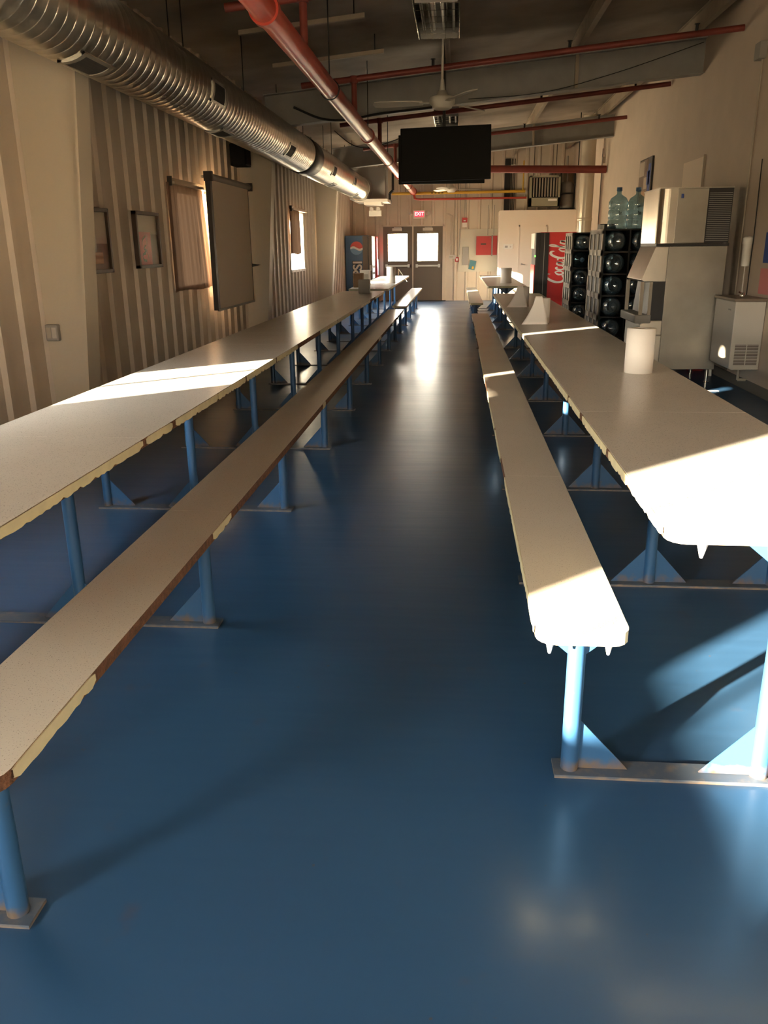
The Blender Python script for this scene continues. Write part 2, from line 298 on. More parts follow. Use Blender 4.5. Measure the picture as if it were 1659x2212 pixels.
# partition block of the little room in the far right corner
PY = 22.2
struct(MB().box(1.05, XR, PY, PY+.1, 0, 2.27).box(1.05, 1.15, PY+.1, YE, 0, 2.22).box(1.05, XR, PY+.1, YE, 2.22, 2.27).build('wall_inner', 'part'))
d = struct(MB().box(1.57, 2.21, PY-.012, PY, .01, 1.87).build('door_3', 'part'))
MB().box(1.53, 1.565, PY-.02, PY, 0, 1.91).box(2.215, 2.25, PY-.02, PY, 0, 1.91).box(1.53, 2.25, PY-.02, PY, 1.875, 1.91).build('door_casing', 'part', d)
MB().cyl((1.64, PY-.012, .97), (1.64, PY-.06, .97), .022).cyl((1.64, PY-.055, .97), (1.73, PY-.055, .95), .009).build('door_handle', 'galv', d)
# columns and roof beams
def xin(h): return -2.645+.078*h
for i, (z, lab) in enumerate(((5.7, 'cream tapered steel column nearest the camera, left of the cropped framed picture'), (11.5, 'cream tapered steel column just beyond the pull-down projection screen'), (17.55, 'cream tapered steel column beyond the second curtained window, nearest the far doors'))):
    t = thing('steel_column', lab, 'column', (0, 0, 0))
    MB().prism([(XL+.032, z-.006, 0), (xin(0), z-.006, 0), (xin(2.88), z-.006, 2.88), (XL+.032, z-.006, 2.84)], (0, .012, 0)).build('web', 'colp', t)
    MB().prism([(xin(0), z-.1, 0), (xin(0)+.014, z-.1, 0), (xin(2.9)+.014, z-.1, 2.9), (xin(2.9), z-.1, 2.9)], (0, .2, 0)).build('flange', 'colp', t)
    MB().box(XL+.034, xin(0)+.05, z-.12, z+.12, 0, .015).build('base_plate', 'colp', t)
for z, lab in ((5.5, 'grey steel roof beam nearest the camera above the frame'), (11.45, 'deep grey steel roof beam crossing just behind the ceiling fan and above the television'), (17.5, 'grey steel roof beam crossing farthest back, behind the television')):
    t = thing('roof_beam', lab, 'beam')
    a, b = -2.5, XR-.005
    MB().prism([(a, z-.006, rlow(a)), (b, z-.006, rlow(b)), (b, z-.006, rlow(b)+.37), (a, z-.006, rlow(a)+.37)], (0, .012, 0)).build('web', 'steel', t)
    MB().prism([(a, z-.09, rlow(a)-.012), (b, z-.09, rlow(b)-.012), (b, z-.09, rlow(b)), (a, z-.09, rlow(a))], (0, .18, 0)).build('lower_flange', 'steel', t)
    MB().prism([(a, z-.09, rlow(a)+.37), (b, z-.09, rlow(b)+.37), (b, z-.09, rlow(b)+.382), (a, z-.09, rlow(a)+.382)], (0, .18, 0)).build('upper_flange', 'steel', t)
    for x in (1.42,): MB().box(x-.02, x+.02, z-.08, z-.006, rlow(x), rlow(x)+.37).build('stiffener', 'purl', t)
for x, lab in ((-1.75, 'roof purlin above the big spiral duct'), (-.15, 'roof purlin running behind the hanging light fixtures'), (1.4, 'tan roof purlin between the fan and the right wall'), (2.75, 'dark-edged roof purlin closest to the right wall')):
    h = rlow(x)+.385
    tag(MB().box(x-.03, x+.03, YB, YE, h, h+.006).box(x-.004, x+.004, YB, YE, h, roof(x)-.04).box(x-.03, x+.004, YB, YE, roof(x)-.05, roof(x)-.04).build('roof_purlin', 'purl'), lab, 'purlin')
# ------------------------------------------------------------------ table rows
def row(name, label, cx, y0, y1, frames, seams, aisle, endm='band', pt=.93, pb=.8, forced=()):
    t = thing(name, label, 'table', (cx, y0, 0), 'long cafeteria tables with fixed benches')
    hw, H1, th = .335, .76, .034
    def board(nm, x0, x1, a, b, h, mtop, jag_sides, round0, round1, prob):
        m = MB(); r = .05; P = []
        def arc(cx_, cy_, a0): return [(cx_+r*math.cos(a0+k*PI/8), cy_+r*math.sin(a0+k*PI/8)) for k in range(5)]
        P += arc(x0+r, a+r, PI) if round0 else [(x0, a)]
        P += arc(x1-r, a+r, 1.5*PI) if round0 else [(x1, a)]
        P += arc(x1-r, b-r, 0) if round1 else [(x1, b)]
        P += arc(x0+r, b-r, PI/2) if round1 else [(x0, b)]
        n = len(P); lo = [(x-cx, y-y0, h-th) for x, y in P]; hi = [(x-cx, y-y0, h-.0015) for x, y in P]; hi2 = [(x-cx, y-y0, h) for x, y in P]
        m.add(lo+hi, [tuple(range(n))[::-1]]+[(i, (i+1) % n, n+(i+1) % n, n+i) for i in range(n) if not (round0 and i < 9)], 1)
        if round0: m.add(lo+hi, [(i, (i+1) % n, n+(i+1) % n, n+i) for i in range(9)], 2)
        m.add(hi+hi2, [(i, (i+1) % n, n+(i+1) % n, n+i) for i in range(n)]+[tuple(range(n, 2*n))], 0)
        o = m.build(nm, [mtop, 'core', endm], t)
        for xs, s in jag_sides:                      # chipped cream edge banding
            y = a+(.05 if round0 else 0.002); yend = b-(.05 if round1 else .002)
            while y < yend:
                e = MB()
                L = random.uniform(.25, 1.1) if prob > .5 else random.uniform(.05, .5); y2 = min(yend, y+L); fc = [q for q in forced if q[0] == nm and q[1] <= y < q[2]]
                if fc: y2 = min(yend, fc[0][2]); on = fc[0][3]
                else:
                    on = random.random() < prob
                    nx = [q[1] for q in forced if q[0] == nm and y < q[1] < y2]
                    if nx: y2 = min(nx)
                if on:
                    k = max(2, int((y2-y)/.022)); top = [(xs-cx, y-y0+(y2-y)*i/k, h-.003-(random.random()*.006 if i in (0, k) else 0)) for i in range(k+1)]
                    bot = [(xs-cx, p[1], h-th-.001+(random.choice((0, 0, .001, .002, .004, .009)) if 0 < i < k else .012)) for i, p in enumerate(top)]
                    o2 = [(p[0]+s*.003, p[1], p[2]) for p in top]; o3 = [(p[0]+s*.003, p[1], p[2]) for p in bot]; n = k+1
                    e.add(top+bot+o2+o3, [(2*n+i, 2*n+i+1, 3*n+i+1, 3*n+i) for i in range(k)]+[(i, i+1, 2*n+i+1, 2*n+i) for i in range(k)]+[(n+i, n+i+1, 3*n+i+1, 3*n+i) for i in range(k)])
                if e.v and y2-y > .03: e.build('edge_band', 'band', o)
                y = y2+(random.uniform(0, .04) if not fc else 0)
        return o
    cuts = [y0]+seams+[y1]; bx = .52
    for i, (a, b) in enumerate(zip(cuts[:-1], cuts[1:])):
        A, B = a+.001, b-.001; f, l = i == 0, i == len(cuts)-2
        tb = board('tabletop', cx-hw, cx+hw, A, B, H1, 'top', [(cx+aisle*hw, aisle)], f, l, pt)
        for s in (-1, 1):
            q = board('bench_seat', cx+s*bx-.12, cx+s*bx+.12, A, B, .477, 'bench', [(cx+s*bx+.12*aisle, aisle)], f, l, pb)
            if f:
                for xo in (-.085, .065): MB().cyl((s*bx+xo, a-y0+.012, .445), (s*bx+xo, a-y0+.012, .415), .011, .004, seg=6).build('bracket_tip', 'top', q)
        if f:
            for xo in (-.25, .25): MB().cyl((xo, .012, H1-th), (xo, .012, H1-th-.038), .014, .004, seg=6).build('bracket_tip', 'top', tb)
    for z in frames:
        y = z-y0
        MB().box(-bx-.045, bx+.045, y-.04, y+.04, 0, .010).build('floor_strip', 'strip', t)
        for x, ht, sides, tw in ((-bx, .443, (1,), .1), (0, H1-th, (-1, 1), .14), (bx, .443, (-1,), .1)):
            lg = MB().cyl((x, y, .01), (x, y, ht), .0245, seg=20).build('leg', 'blue', t)
            g = MB()
            for s in sides: g.prism([(x+s*.022, y-.003, .011), (x+s*.162, y-.003, .011), (x+s*.022, y-.003, .165)], (0, .006, 0))
            g.build('gusset', 'blue', lg)
            g = MB().box(x-tw, x+tw, y-.02, y+.02, ht-.008, ht)
            for s in (-1, 1): g.prism([(x+s*.022, y-.003, ht-.008), (x+s*tw, y-.003, ht-.008), (x+s*.022, y-.003, ht-tw*.75)], (0, .006, 0))
            g.build('top_bracket', 'blue', lg)
    return t
LX, RXc = -1.482, .86
row('cafeteria_table', 'long white cafeteria table with tan benches filling the left side, nearer row', LX, 1.23, 13.38, [1.40+1.497*k for k in range(8)]+[13.1], [2.89, 5.94, 8.99, 12.04], 1, 'core', .95, .22, [('bench_seat', 1.23, 1.66, True), ('bench_seat', 1.66, 2.3, False), ('tabletop', 1.2, 2.86, True)])
row('cafeteria_table', 'long white cafeteria table with benches on the right, rounded end in sunlight', RXc, 1.93, 12.45, [2.03, 3.42, 4.90, 6.40, 7.90, 9.40, 10.9, 12.2], [3.45, 6.5, 9.55], -1)
row('cafeteria_table', 'farther left cafeteria table in front of the double doors, beyond the gap', LX, 14.08, 20.35, [14.3, 15.8, 17.3, 18.8, 20.1], [17.2], 1)
row('cafeteria_table', 'farther right cafeteria table beside the tall red machine, beyond the gap', RXc, 14.75, 20.4, [14.95, 16.4, 17.9, 19.4, 20.2], [17.6], -1)
# ------------------------------------------------------------------ things on the tables
def roll(label, x, y, r=.075, h=.235, group='paper towel rolls standing on the tables'):
    t = thing('paper_towel_roll', label, 'paper towels', (x, y, .7605), group)
    MB().lathe([(.022, 0), (r, 0), (r, h), (.022, h), (.022, 0)], seg=32).build('paper', 'paper', t)
    MB().lathe([(.0215, .001), (.0215, h-.001), (.019, h-.001), (.019, .001)], seg=20).build('cardboard_core', 'card', t)
    return t
roll('white paper towel roll nearest the camera, on the right table by the ice machine', .99, 4.58)
def sheet_on(t, s, L=.13, w=.11):
    # loose sheet pulled down off the roll to the table
    m = MB(); grid_sheet(m, lambda u, v: ((-.079-.02*v**2)+(u-.5)*0, -.02, 0), 1, 1)
    m = MB(); pts = []
    grid_sheet(m, lambda u, v: (s*(-.03-(.04+.12*v**1.6)*1.0+(u)*(.06+.17*v**1.3)), -.077-.10*v**2, .234*(1-v)+.002), 8, 10)
    o = m.build('loose_sheet', 'paper', t); so = o.modifiers.new('solid', 'SOLIDIFY'); so.thickness = .0012; return o
t = roll('white paper towel roll with a loose sheet hanging down, second nearest on the right table', .76, 7.62, .07, .215); sheet_on(t, 1)
t = roll('white paper towel roll with draped sheet, third along the nearer right table', .75, 9.75, .07, .215); sheet_on(t, 1)
roll('paper towel roll alone on the farther right table', .90, 15.9, .10, .27)
roll('sunlit white paper towel roll on the farther left table', -1.27, 16.3, .085, .30)
t = thing('menu_card', 'folded card leaning beside the sunlit roll on the farther left table', 'card', (-1.12, 16.9, .7605))
MB().prism([(-.06, 0, 0), (-.05, 0, .24), (-.045, 0, .24), (-.055, 0, 0)], (0, .12, 0)).build('back_panel', 'card', t); MB().prism([(-.045, 0, .24), (-.05, 0, .235), (.12, 0, 0), (.125, 0, .004)], (0, .12, 0)).build('front_panel', 'board', t)
def dispenser(label, x, y, w=.17, d=.12, h=.20, m='gry'):
    t = thing('napkin_dispenser', label, 'dispenser', (x, y, .7605))
    bevel(MB().box(-w/2, w/2, -d/2, d/2, 0, h).build('casing', m, t), .008)
    MB().box(-w/2+.02, w/2-.02, -d/2-.003, -d/2, .03, h-.03).build('face_plate', m, t); return t
dispenser('square dull grey napkin dispenser at the far end of the nearer left table', -1.40, 12.75)
dispenser('brown box standing at the left edge of the farther left table', -1.70, 14.6, .17, .15, .24, 'card')
t = thing('tissue_box', 'small white card box behind the brown box on the farther left table', 'box', (-1.66, 15.3, .7605))
bevel(MB().box(-.09, .09, -.06, .06, 0, .27).build('carton', 'white', t)); MB().box(-.06, .06, -.062, -.06, .04, .2).build('label_panel', 'board', t)
# ------------------------------------------------------------------ left wall
def picture(label, y0, y1, h0, h1, kind):
    t = thing('framed_picture', label, 'picture', (XL+.033, (y0+y1)/2, h0)); w = (y1-y0)/2; h = h1-h0; q = .03
    bevel(MB().box(0, .045, -w, -w+q, 0, h).box(0, .045, w-q, w, 0, h).box(0, .045, -w, w, 0, q).box(0, .045, -w, w, h-q, h).build('frame', 'wood', t), .003)
    m = MB().box(.005, .02, -w+q, w-q, q, h-q, 0); X = .0205
    def q4(a, b, c, d, mi): m.box(.02, X+.001*mi, -w+q+a*(2*w-2*q), -w+q+b*(2*w-2*q), q+c*(h-2*q), q+d*(h-2*q), mi)
    if kind == 1:
        q4(0, 1, 0, .45, 1); q4(.1, .8, .1, .3, 2); q4(.2, .45, .5, .75, 3); q4(.55, .6, .3, .6, 3); q4(.3, .6, .3, .36, 3)
        mats = ['sky', 'pic1', 'pic2', 'logow']
    else:
        q4(.05, .65, .0, .66, 1); q4(.65, 1, .0, .62, 2)
        f = lambda u, v: (X+.0025, -w+q+(.33+v*.16)*(2*w-2*q), q+(.08+u*.5)*(h-2*q))
        for pts in ([(0, .3), (.05, -.6), (.25, -.7), (.3, .2)], [(.3, -.4), (.42, .4), (.5, -.3), (.62, .3)], [(.6, -.8), (.85, -.5), (1, .4)], [(.05, .9), (.5, .6), (1.05, .9)]): ribbon(m, pts, .09, f, 3)
        mats = ['sky', 'coke', 'pic1', 'logow']
    m.build('print', mats, t); MB().box(.027, .029, -w+q, w-q, q, h-q).build('glazing', 'glass', t)
picture('dark framed picture half hidden by the nearest steel column', 6.28, 6.90, 1.245, 1.745, 1)
picture('small dark framed picture with a red print, between the column and the window', 7.50, 8.10, 1.26, 1.755, 2)
def curtain(label, y0, y1, y1b, h0, h1, ra, rb):
    t = thing('window_curtain', label, 'curtain', (0, 0, 0))
    m = MB(); grid_sheet(m, lambda u, v: (XL+.044+.008*math.sin(u*38+1.2*math.sin(v*2))+.006*math.sin(u*91), y0+u*((y1*(1-v)+y1b*v)-y0), h1+(h0-h1)*v+.01*math.sin(u*7)*v), 90, 12)
    m.build('fabric', 'curt', t)
    MB().box(XL+.035, XL+.10, ra, rb, h1-.012, h1+.012).box(XL+.032, XL+.05, ra, rb, h1+.012, h1+.05).build('rail', 'light', t)
    MB().box(XL+.03, XL+.075, ra-.02, ra, h1-.03, h1+.06).build('rail_bracket', 'blk', t)
curtain('brown curtain over the window between the framed picture and the projection screen', 8.48, 9.66, 9.86, 1.0, 2.06, 8.58, 9.94)
curtain('short brown curtain half covering the window beyond the second column', 14.70, 15.62, 15.66, 1.32, 2.06, 14.82, 16.22)
curtain('brown curtain over the window left of the frame edge beside the near table', 2.33, 3.42, 3.43, 1.34, 2.06, 2.3, 3.55)
SX = -2.80
t = thing('projection_screen', 'pull-down projection screen with grey casing on the left wall beside the curtained window', 'projection screen', (SX, 0, 0))
MB().cyl((.04, 9.57, 2.19), (.04, 11.36, 2.19), .036, seg=16).box(0, .04, 9.57, 11.36, 2.16, 2.22).build('casing', 'gry', t)
parts('end_cap', 'blk', t, [(-.01, .085, 9.52, 9.57, 2.14, 2.24), (-.01, .085, 11.36, 11.39, 2.14, 2.24)])
MB().box(.04, .042, 9.65, 11.30, .755, 2.18).build('screen_sheet', 'screen', t)
parts('border', 'blk', t, [(-.01, .0435, 9.57, 9.65, .74, 2.18), (.0385, .0435, 11.30, 11.32, .74, 2.18)])
MB().box(.03, .05, 9.58, 11.34, .73, .755).build('bottom_bar', 'gry', t)
parts('wall_bracket', 'gry', t, [(-.10, .01, y, y+.03, 2.19, 2.22) for y in (9.75, 11.1)])
t = thing('wall_speaker', 'black box loudspeaker mounted high on the left wall above the projection screen', 'speaker', (XL+.033, 11.1, 2.42))
bevel(MB().box(.02, .22, -.14, .14, 0, .26).build('cabinet', 'tv', t), .01); MB().box(.22, .226, -.12, .12, .02, .24).build('grille', 'tv', t); MB().box(0, .02, -.04, .04, .08, .18).build('bracket', 'gry', t)
t = thing('wall_outlet', 'grey power outlet box with two sockets on the nearest steel column', 'outlet', (-2.838, 5.690, .815))
bevel(MB().box(-.045, .045, -.05, 0, 0, .115).build('cover', 'gry', t), .008); MB().box(-.035, -.004, -.053, -.05, .02, .095).build('socket', 'cond', t); MB().box(.004, .035, -.053, -.05, .02, .095).build('socket', 'cool', t)
t = thing('wall_bracket', 'small black bracket on the column side right of the projection screen', 'bracket', (-2.75, 11.46, 1.18))
MB().prism([(-.06, 0, 0), (.08, 0, .03), (-.06, 0, .05)], (0, .02, 0)).build('arm', 'blk', t); MB().box(-.07, -.05, -.01, .03, -.03, .08).build('back_plate', 'blk', t)
# ------------------------------------------------------------------ ceiling services
DXc, DZc, DR = -2.225, 2.675, .24
t = thing('ventilation_duct', 'big round spiral galvanised air duct running under the roof on the left', 'duct')
prof = []; y = -2.0
while y < 19.35:
    prof += [(DR, y), (DR, y+.075), (DR+.0022, y+.082), (DR+.0022, y+.094), (DR, y+.10)]; y += .105
prof.append((DR, 19.4))
MB().lathe(prof, (DXc, 0, DZc), (0, 1, 0), seg=40).build('spiral_tube', 'duct', t)
MB().lathe([(DR+.003, 0), (DR+.010, .005), (DR+.010, .7), (DR+.003, .705)], (DXc, 12.2, DZc), (0, 1, 0), seg=40).build('sleeve', 'blk', t)
def register(y, ang, L=.42, wd=.17):
    a = math.radians(ang); m = MB(); r = DR+.012; k = wd/2/DR; n = 6
    def P(u, v, rr): return (DXc+math.cos(a+u)*rr, y+v, DZc+math.sin(a+u)*rr)
    for (u0, u1, v0, v1) in ((-k, -k*.75, 0, L), (k*.75, k, 0, L), (-k, k, 0, .05), (-k, k, L-.05, L)):
        vs = [P(u0+(u1-u0)*i/n, v, rr) for rr in (DR-.01, r) for v in (v0, v1) for i in range(n+1)]; q = n+1
        m.add(vs, [(2*q+i, 2*q+i+1, 3*q+i+1, 3*q+i) for i in range(n)]+[(i, i+1, 2*q+i+1, 2*q+i) for i in range(n)]+[(q+i, q+i+1, 3*q+i+1, 3*q+i) for i in range(n)]+[(0, q, 3*q, 2*q), (n, q+n, 3*q+n, 2*q+n)])
    o = m.build('air_register', 'galv', t)
    m = MB(); vs = [P(-k*.75+1.5*k*i/n, v, DR+.007) for v in (.05, L-.05) for i in range(n+1)]; m.add(vs, [(i, i+1, n+2+i, n+1+i) for i in range(n)]); m.build('opening', 'dark', o)
for y, a in ((4.95, -75), (7.15, -8), (7.9, -85), (10.4, -35), (13.9, -20), (14.7, -80), (16.6, -10), (17.9, -70)): register(y, a)
for y in (6.9, 9.2, 12.6, 15.4, 18.3):
    MB().cyl((DXc, y, DZc+DR), (DXc, y, roof(DXc)-.01), .005, seg=6).build('hanger_rod', 'wire', t)
def pipe(name, label, cat, pts, r, m, extra=None, group=None):
    t = thing(name, label, cat, (0, 0, 0), group); MB().tube(pts, r, 16).build('pipe', m, t)
    return t
MX, MZ = -1.165, 2.77
t = thing('sprinkler_main', 'thick glossy red sprinkler main pipe running lengthwise under the roof', 'pipe')
MB().cyl((MX, -2, MZ), (MX, 22.6, MZ), .077, seg=28).build('pipe', 'red', t)
for y in (3.6, 5.45, 11.3, 17.2):
    MB().cyl((MX, y-.035, MZ), (MX, y+.035, MZ), .092, seg=28).build('coupling', 'red', t)
for y in (5.6, 8.2, 11.5, 14.6, 17.8, 20.5):
    m = MB().lathe([(.08, 0), (.088, 0), (.088, .02), (.08, .02)], (MX, y-.15, MZ), (0, 1, 0), seg=24); m.cyl((MX, y-.14, MZ+.085), (MX, y-.14, roof(MX)-.02), .006, seg=6); m.build('pipe_hanger', 'wire', t)
MB().tube([(MX, 22.6, MZ), (MX, 22.85, MZ-.02), (MX+.02, 22.9, 2.62), (MX+.1, 22.9, 2.6), (1.75, 22.9, 2.6)], .028, 12).build('drain_pipe', 'red', t)
MB().cyl((MX, 22.5, MZ), (MX, 22.75, MZ), .095, .05, seg=24).build('end_fitting', 'red', t)
for i, (z, lab) in enumerate(((6.8, 'thin red sprinkler branch nearest the camera at the top of the frame'), (9.93, 'thin red sprinkler branch crossing in front of the deep roof beam'), (13.04, 'thin dark red sprinkler branch just behind the fan hub'), (16.16, 'thin dark red sprinkler branch passing behind the television'))):
    t = thing('sprinkler_branch', lab, 'pipe', (0, 0, 0), 'sprinkler branch pipes'); hh = lambda x: 3.285+RS*x; mm = 'redd'
    MB().cyl((-1.75, z, hh(-1.75)), (2.93, z, hh(2.93)), .032, seg=12).build('pipe', mm, t)
    MB().cyl((MX, z, MZ+.07), (MX, z, hh(MX)), .03, seg=12).cyl((MX, z, hh(MX)-.04), (MX, z, hh(MX)+.03), .045, seg=12).build('riser', mm, t)
    for x in (-.3, 1.15, 2.45):
        MB().cyl((x, z, hh(x)+.02), (x, z, hh(x)+.09), .016, seg=8).cyl((x, z, hh(x)+.09), (x, z, hh(x)+.095), .028, seg=10).build('sprinkler_head', 'wire', t)
t = thing('sprinkler_crossmain', 'thick dark red pipe crossing to the right wall behind the television', 'pipe')
MB().cyl((MX+.05, 18.0, 2.93), (2.93, 18.0, 2.855), .072, seg=20).build('pipe', 'redd', t); MB().cyl((2.38, 18.0, 2.94), (2.38, 18.0, 3.9), .01, seg=8).build('hanger_rod', 'wire', t)
t = thing('gas_pipe', 'yellow gas pipe running along the far wall above the double doors', 'pipe')
MB().cyl((-1.75, 23.0, 2.75), (1.72, 23.0, 2.765), .036, seg=14).build('pipe', 'yel', t); MB().cyl((1.66, 23.0, 2.765), (1.66, 23.0, 3.5), .018, seg=10).build('riser', 'yel', t)
m = MB()
for k in range(4): m.box(-.72+k*.09, -.67+k*.09, 22.962, 22.9635, 2.74, 2.765)
m.build('marking', 'wire', t)
for x in (-1.4, 0, 1.4): MB().cyl((x, 23.0, 2.79), (x, 23.0, roof(x)-.02), .005, seg=6).build('hanger_rod', 'wire', t)
t = pipe('gas_pipe', 'dark vertical pipe with a bend beside the far left heater housing', 'pipe', [(-1.62, 21.6, 3.4), (-1.62, 21.6, 2.75), (-1.70, 21.6, 2.68), (-1.70, 21.6, 2.5)], .03, 'wire')
MB().lathe([(.03, 0), (.05, .02), (.05, .1), (.03, .12)], (-1.70, 21.6, 2.42)).build('valve', 'gry', t); MB().cyl((-1.62, 21.6, 3.4), (-1.62, 21.6, roof(-1.62)), .03, seg=10).build('upper_pipe', 'wire', t)
# light fixtures
def fixture(y, label):
    t = thing('ceiling_light', label, 'light fixture', (-.205, y, 3.265), 'mirror-lined industrial light fixtures')
    m = MB(); n = 10
    for s in (-1, 1):
        for j in range(3):
            x0 = s*(.02+.055*j); prof = [(x0+s*.055*math.sin(PI*i/n*.5)*1.0, .13-.12*(i/n)**2) for i in range(n+1)]
            vs = [(x, yy, z) for yy in (-1.2, 0) for x, z in prof]; m.add(vs, [(i, i+1, n+2+i, n+1+i) for i in range(n)], 0, True)
    m.build('reflector', 'refl', t)
    MB().box(-.19, .19, -1.2, 0, .145, .20).build('housing', 'galv', t)
    parts('side_panel', 'refl', t, [(-.19, -.183, -1.2, 0, 0, .16), (.183, .19, -1.2, 0, 0, .16)])
    for yy in (-.006, -1.2): MB().prism([(-.19, yy, .15), (.19, yy, .15), (.17, yy, .0), (-.17, yy, .0)], (0, .006, 0)).build('end_plate', 'gry', t)
    for j in range(4): MB().cyl((-.135+j*.09, -1.17, .07), (-.135+j*.09, -.03, .07), .013, seg=10).build('lamp_tube', 'white', t)
    for yy in (-1.0, -.2): MB().cyl((0, yy, .2), (0, yy, roof(-.2)-3.265-.02), .006, seg=6).build('hanger', 'wire', t)
    m = MB()
    for k in range(7): m.box(-.185, .185, -1.19+k*.195, -1.187+k*.195, -.006, -.003)
    for x in (-.185, -.06, .06, .185): m.box(x-.0015, x+.0015, -1.2, 0, -.006, -.003)
    m.build('wire_guard', 'chrome', t)
fixture(8.62, 'long mirror-lined ceiling light at the top centre, in front of the near fan')
fixture(14.62, 'long mirror-lined ceiling light farther back, just above the television')
def fan(x, y, h, angs, label, top):
    t = thing('ceiling_fan', label, 'ceiling fan', (x, y, h), 'three-blade ceiling fans')
    MB().lathe([(.0, .10), (.04, .10), (.055, .06), (.115, .045), (.125, .03), (.125, -.01), (.10, -.03), (.095, -.05), (.07, -.065), (0, -.07)], seg=32).build('motor', 'fan', t)
    MB().cyl((0, 0, .09), (0, 0, top-h-.1), .012, seg=12).cyl((0, 0, .09), (0, 0, .2), .03, .016, seg=14).build('down_rod', 'fan', t)
    MB().lathe([(.0, 0), (.02, 0), (.055, .07), (.055, .1), (0, .1)], (0, 0, top-h-.13), seg=20).build('canopy', 'fan', t)
    for a in angs:
        a = math.radians(a); c, s = math.cos(a), math.sin(a); m = MB()
        def T(u, v, w): return (u*c-v*s, u*s+v*c, w)
        P = [(.19, -.045), (.30, -.06), (.60, -.068), (.67, -.055), (.68, 0), (.66, .055), (.60, .066), (.30, .058), (.19, .045)]
        tw = .22; lo = [T(u, v, -.004+v*tw) for u, v in P]; hi = [T(u, v, .004+v*tw) for u, v in P]; n = len(P)
        m.add(lo+hi, [tuple(range(n))[::-1], tuple(range(n, 2*n))]+[(i, (i+1) % n, n+(i+1) % n, n+i) for i in range(n)])
        b = m.build('blade', 'fan', t); m = MB(); vs = [T(.09, -.02, .0), T(.22, -.03, 0), T(.22, .03, 0), T(.09, .02, 0)]; m.prism(vs, (0, 0, -.008)); m.build('blade_arm', 'fan', b)
fan(-.175, 8.8, 2.755, (55, 175, -65), 'grey three-blade ceiling fan hanging in front of the television', roof(-.175))
fan(-.17, 20.0, 2.655, (5, 125, 245), 'white three-blade ceiling fan far back, just below the television', roof(-.17))
# televisions back to back
t = thing('ceiling_television', 'large black flat television hung from the roof facing the camera', 'television', (-.165, 10.5, 2.45))
bevel(MB().box(-.525, .535, -.03, .02, -.285, .305).build('screen', 'tv', t), .006)
MB().box(-.51, .52, -.032, -.03, -.265, .29).build('display', 'tv', t)
MB().cyl((-.02, .10, -.1), (-.02, .10, roof(-.2)-2.45-.04), .018, seg=12).box(-.12, .08, .02, .12, -.1, .1).build('ceiling_pole', 'blk', t)
t.rotation_euler = (math.radians(-4), math.radians(-1.0), math.radians(-3))
t = thing('ceiling_television', 'second black flat television, mostly hidden back to back behind the first', 'television', (-.19, 10.75, 2.42))
bevel(MB().box(-.545, .50, -.02, .03, -.27, .28).build('screen', 'tv', t), .006); MB().box(-.1, .1, -.10, -.02, -.1, .1).build('bracket', 'blk', t)
# wires, struts and conduits
for z, x0, x1, lab in ((6.9, -2.0, -1.35, 'pale strut across the roof above the duct, nearest the camera'), (8.6, -2.1, -.9, 'pale strut across the roof above the duct, middle'), (10.1, -2.1, -.85, 'pale strut across the roof above the duct, in front of the deep beam')):
    t = thing('roof_strut', lab, 'strut'); MB().prism([(x0, z, roof(x0)-.22), (x1, z, roof(x1)-.22), (x1, z, roof(x1)-.18), (x0, z, roof(x0)-.18)], (0, .04, 0)).build('bar', 'purl', t)
    MB().cyl((x1-.1, z+.02, roof(x1)-.19), (x1-.1, z+.02, roof(x1)-.03), .006, seg=6).build('hanger', 'wire', t)
def wire(label, pts, r=.008): tag(MB().tube([tuple(p) for p in smoothpts([Vector(p) for p in pts], 6)], r, 6).build('hanging_cable', 'wire'), label, 'cable')
wire('black cables sagging along the underside of the deep roof beam left of the red pipe', [(-2.1, 11.3, 3.12), (-1.75, 11.3, 2.98), (-1.4, 11.3, 2.96), (-1.0, 11.3, 3.02), (-.2, 11.3, 3.09)], .014)
wire('black cable looping below the roof between the duct and the red pipe', [(-2.0, 14.2, 3.2), (-1.7, 14.2, 2.98), (-1.4, 14.2, 2.95), (-1.0, 14.2, 3.05), (-.6, 14.2, 3.2)])
wire('thin cable rising diagonally across the face of the deep roof beam on the right', [(.1, 11.35, 3.17), (1.0, 11.35, 3.22), (1.9, 11.35, 3.42), (2.9, 11.35, 3.72)], .004)
t = thing('black_run', 'black round run along just above the big spiral duct', 'pipe'); MB().cyl((-2.46, -2, 3.05), (-2.46, 19.8, 3.05), .045, seg=12).build('pipe', 'wire', t)  # black cylinder along the upper edge of the duct
for y in (4, 8, 12, 16, 19): MB().cyl((-2.46, y, 3.09), (-2.46, y, roof(-2.46)-.02), .006, seg=6).build('hanger_rod', 'wire', t)
# unit heater and plenum at the far left
t = thing('air_handler', 'grey metal air handler box the spiral duct runs into', 'air handler', (0, 0, 0))
MB().box(-2.5, -1.68, 20.0, 20.9, 2.47, 3.15).build('housing', 'gry', t); MB().cyl((DXc, 19.41, DZc), (DXc, 20.0, DZc), .25, .27, seg=32).build('duct_collar', 'duct', t)
MB().box(-2.35, -1.6, 19.7, 20.6, 2.40, 2.46).box(-2.15, -1.75, 19.8, 20.5, 2.34, 2.40).build('drain_pan', 'cool', t); MB().box(-1.68, -1.66, 20.1, 20.4, 2.5, 3.1).build('access_panel', 'steel', t)
t = thing('emergency_light', 'white emergency light box hanging below the air handler', 'emergency light', (-2.0, 20.9, 2.13))
bevel(MB().box(-.15, .15, -.05, .05, 0, .13).build('case', 'white', t)); 
for x in (-.08, .08): MB().cyl((x, -.02, .17), (x, -.10, .16), .05, seg=14).cyl((x, 0, .13), (x, 0, .17), .012, seg=8).build('lamp_head', 'cool', t)
MB().cyl((0, 0, .13), (0, 0, .32), .01, seg=8).build('stem', 'cool', t)
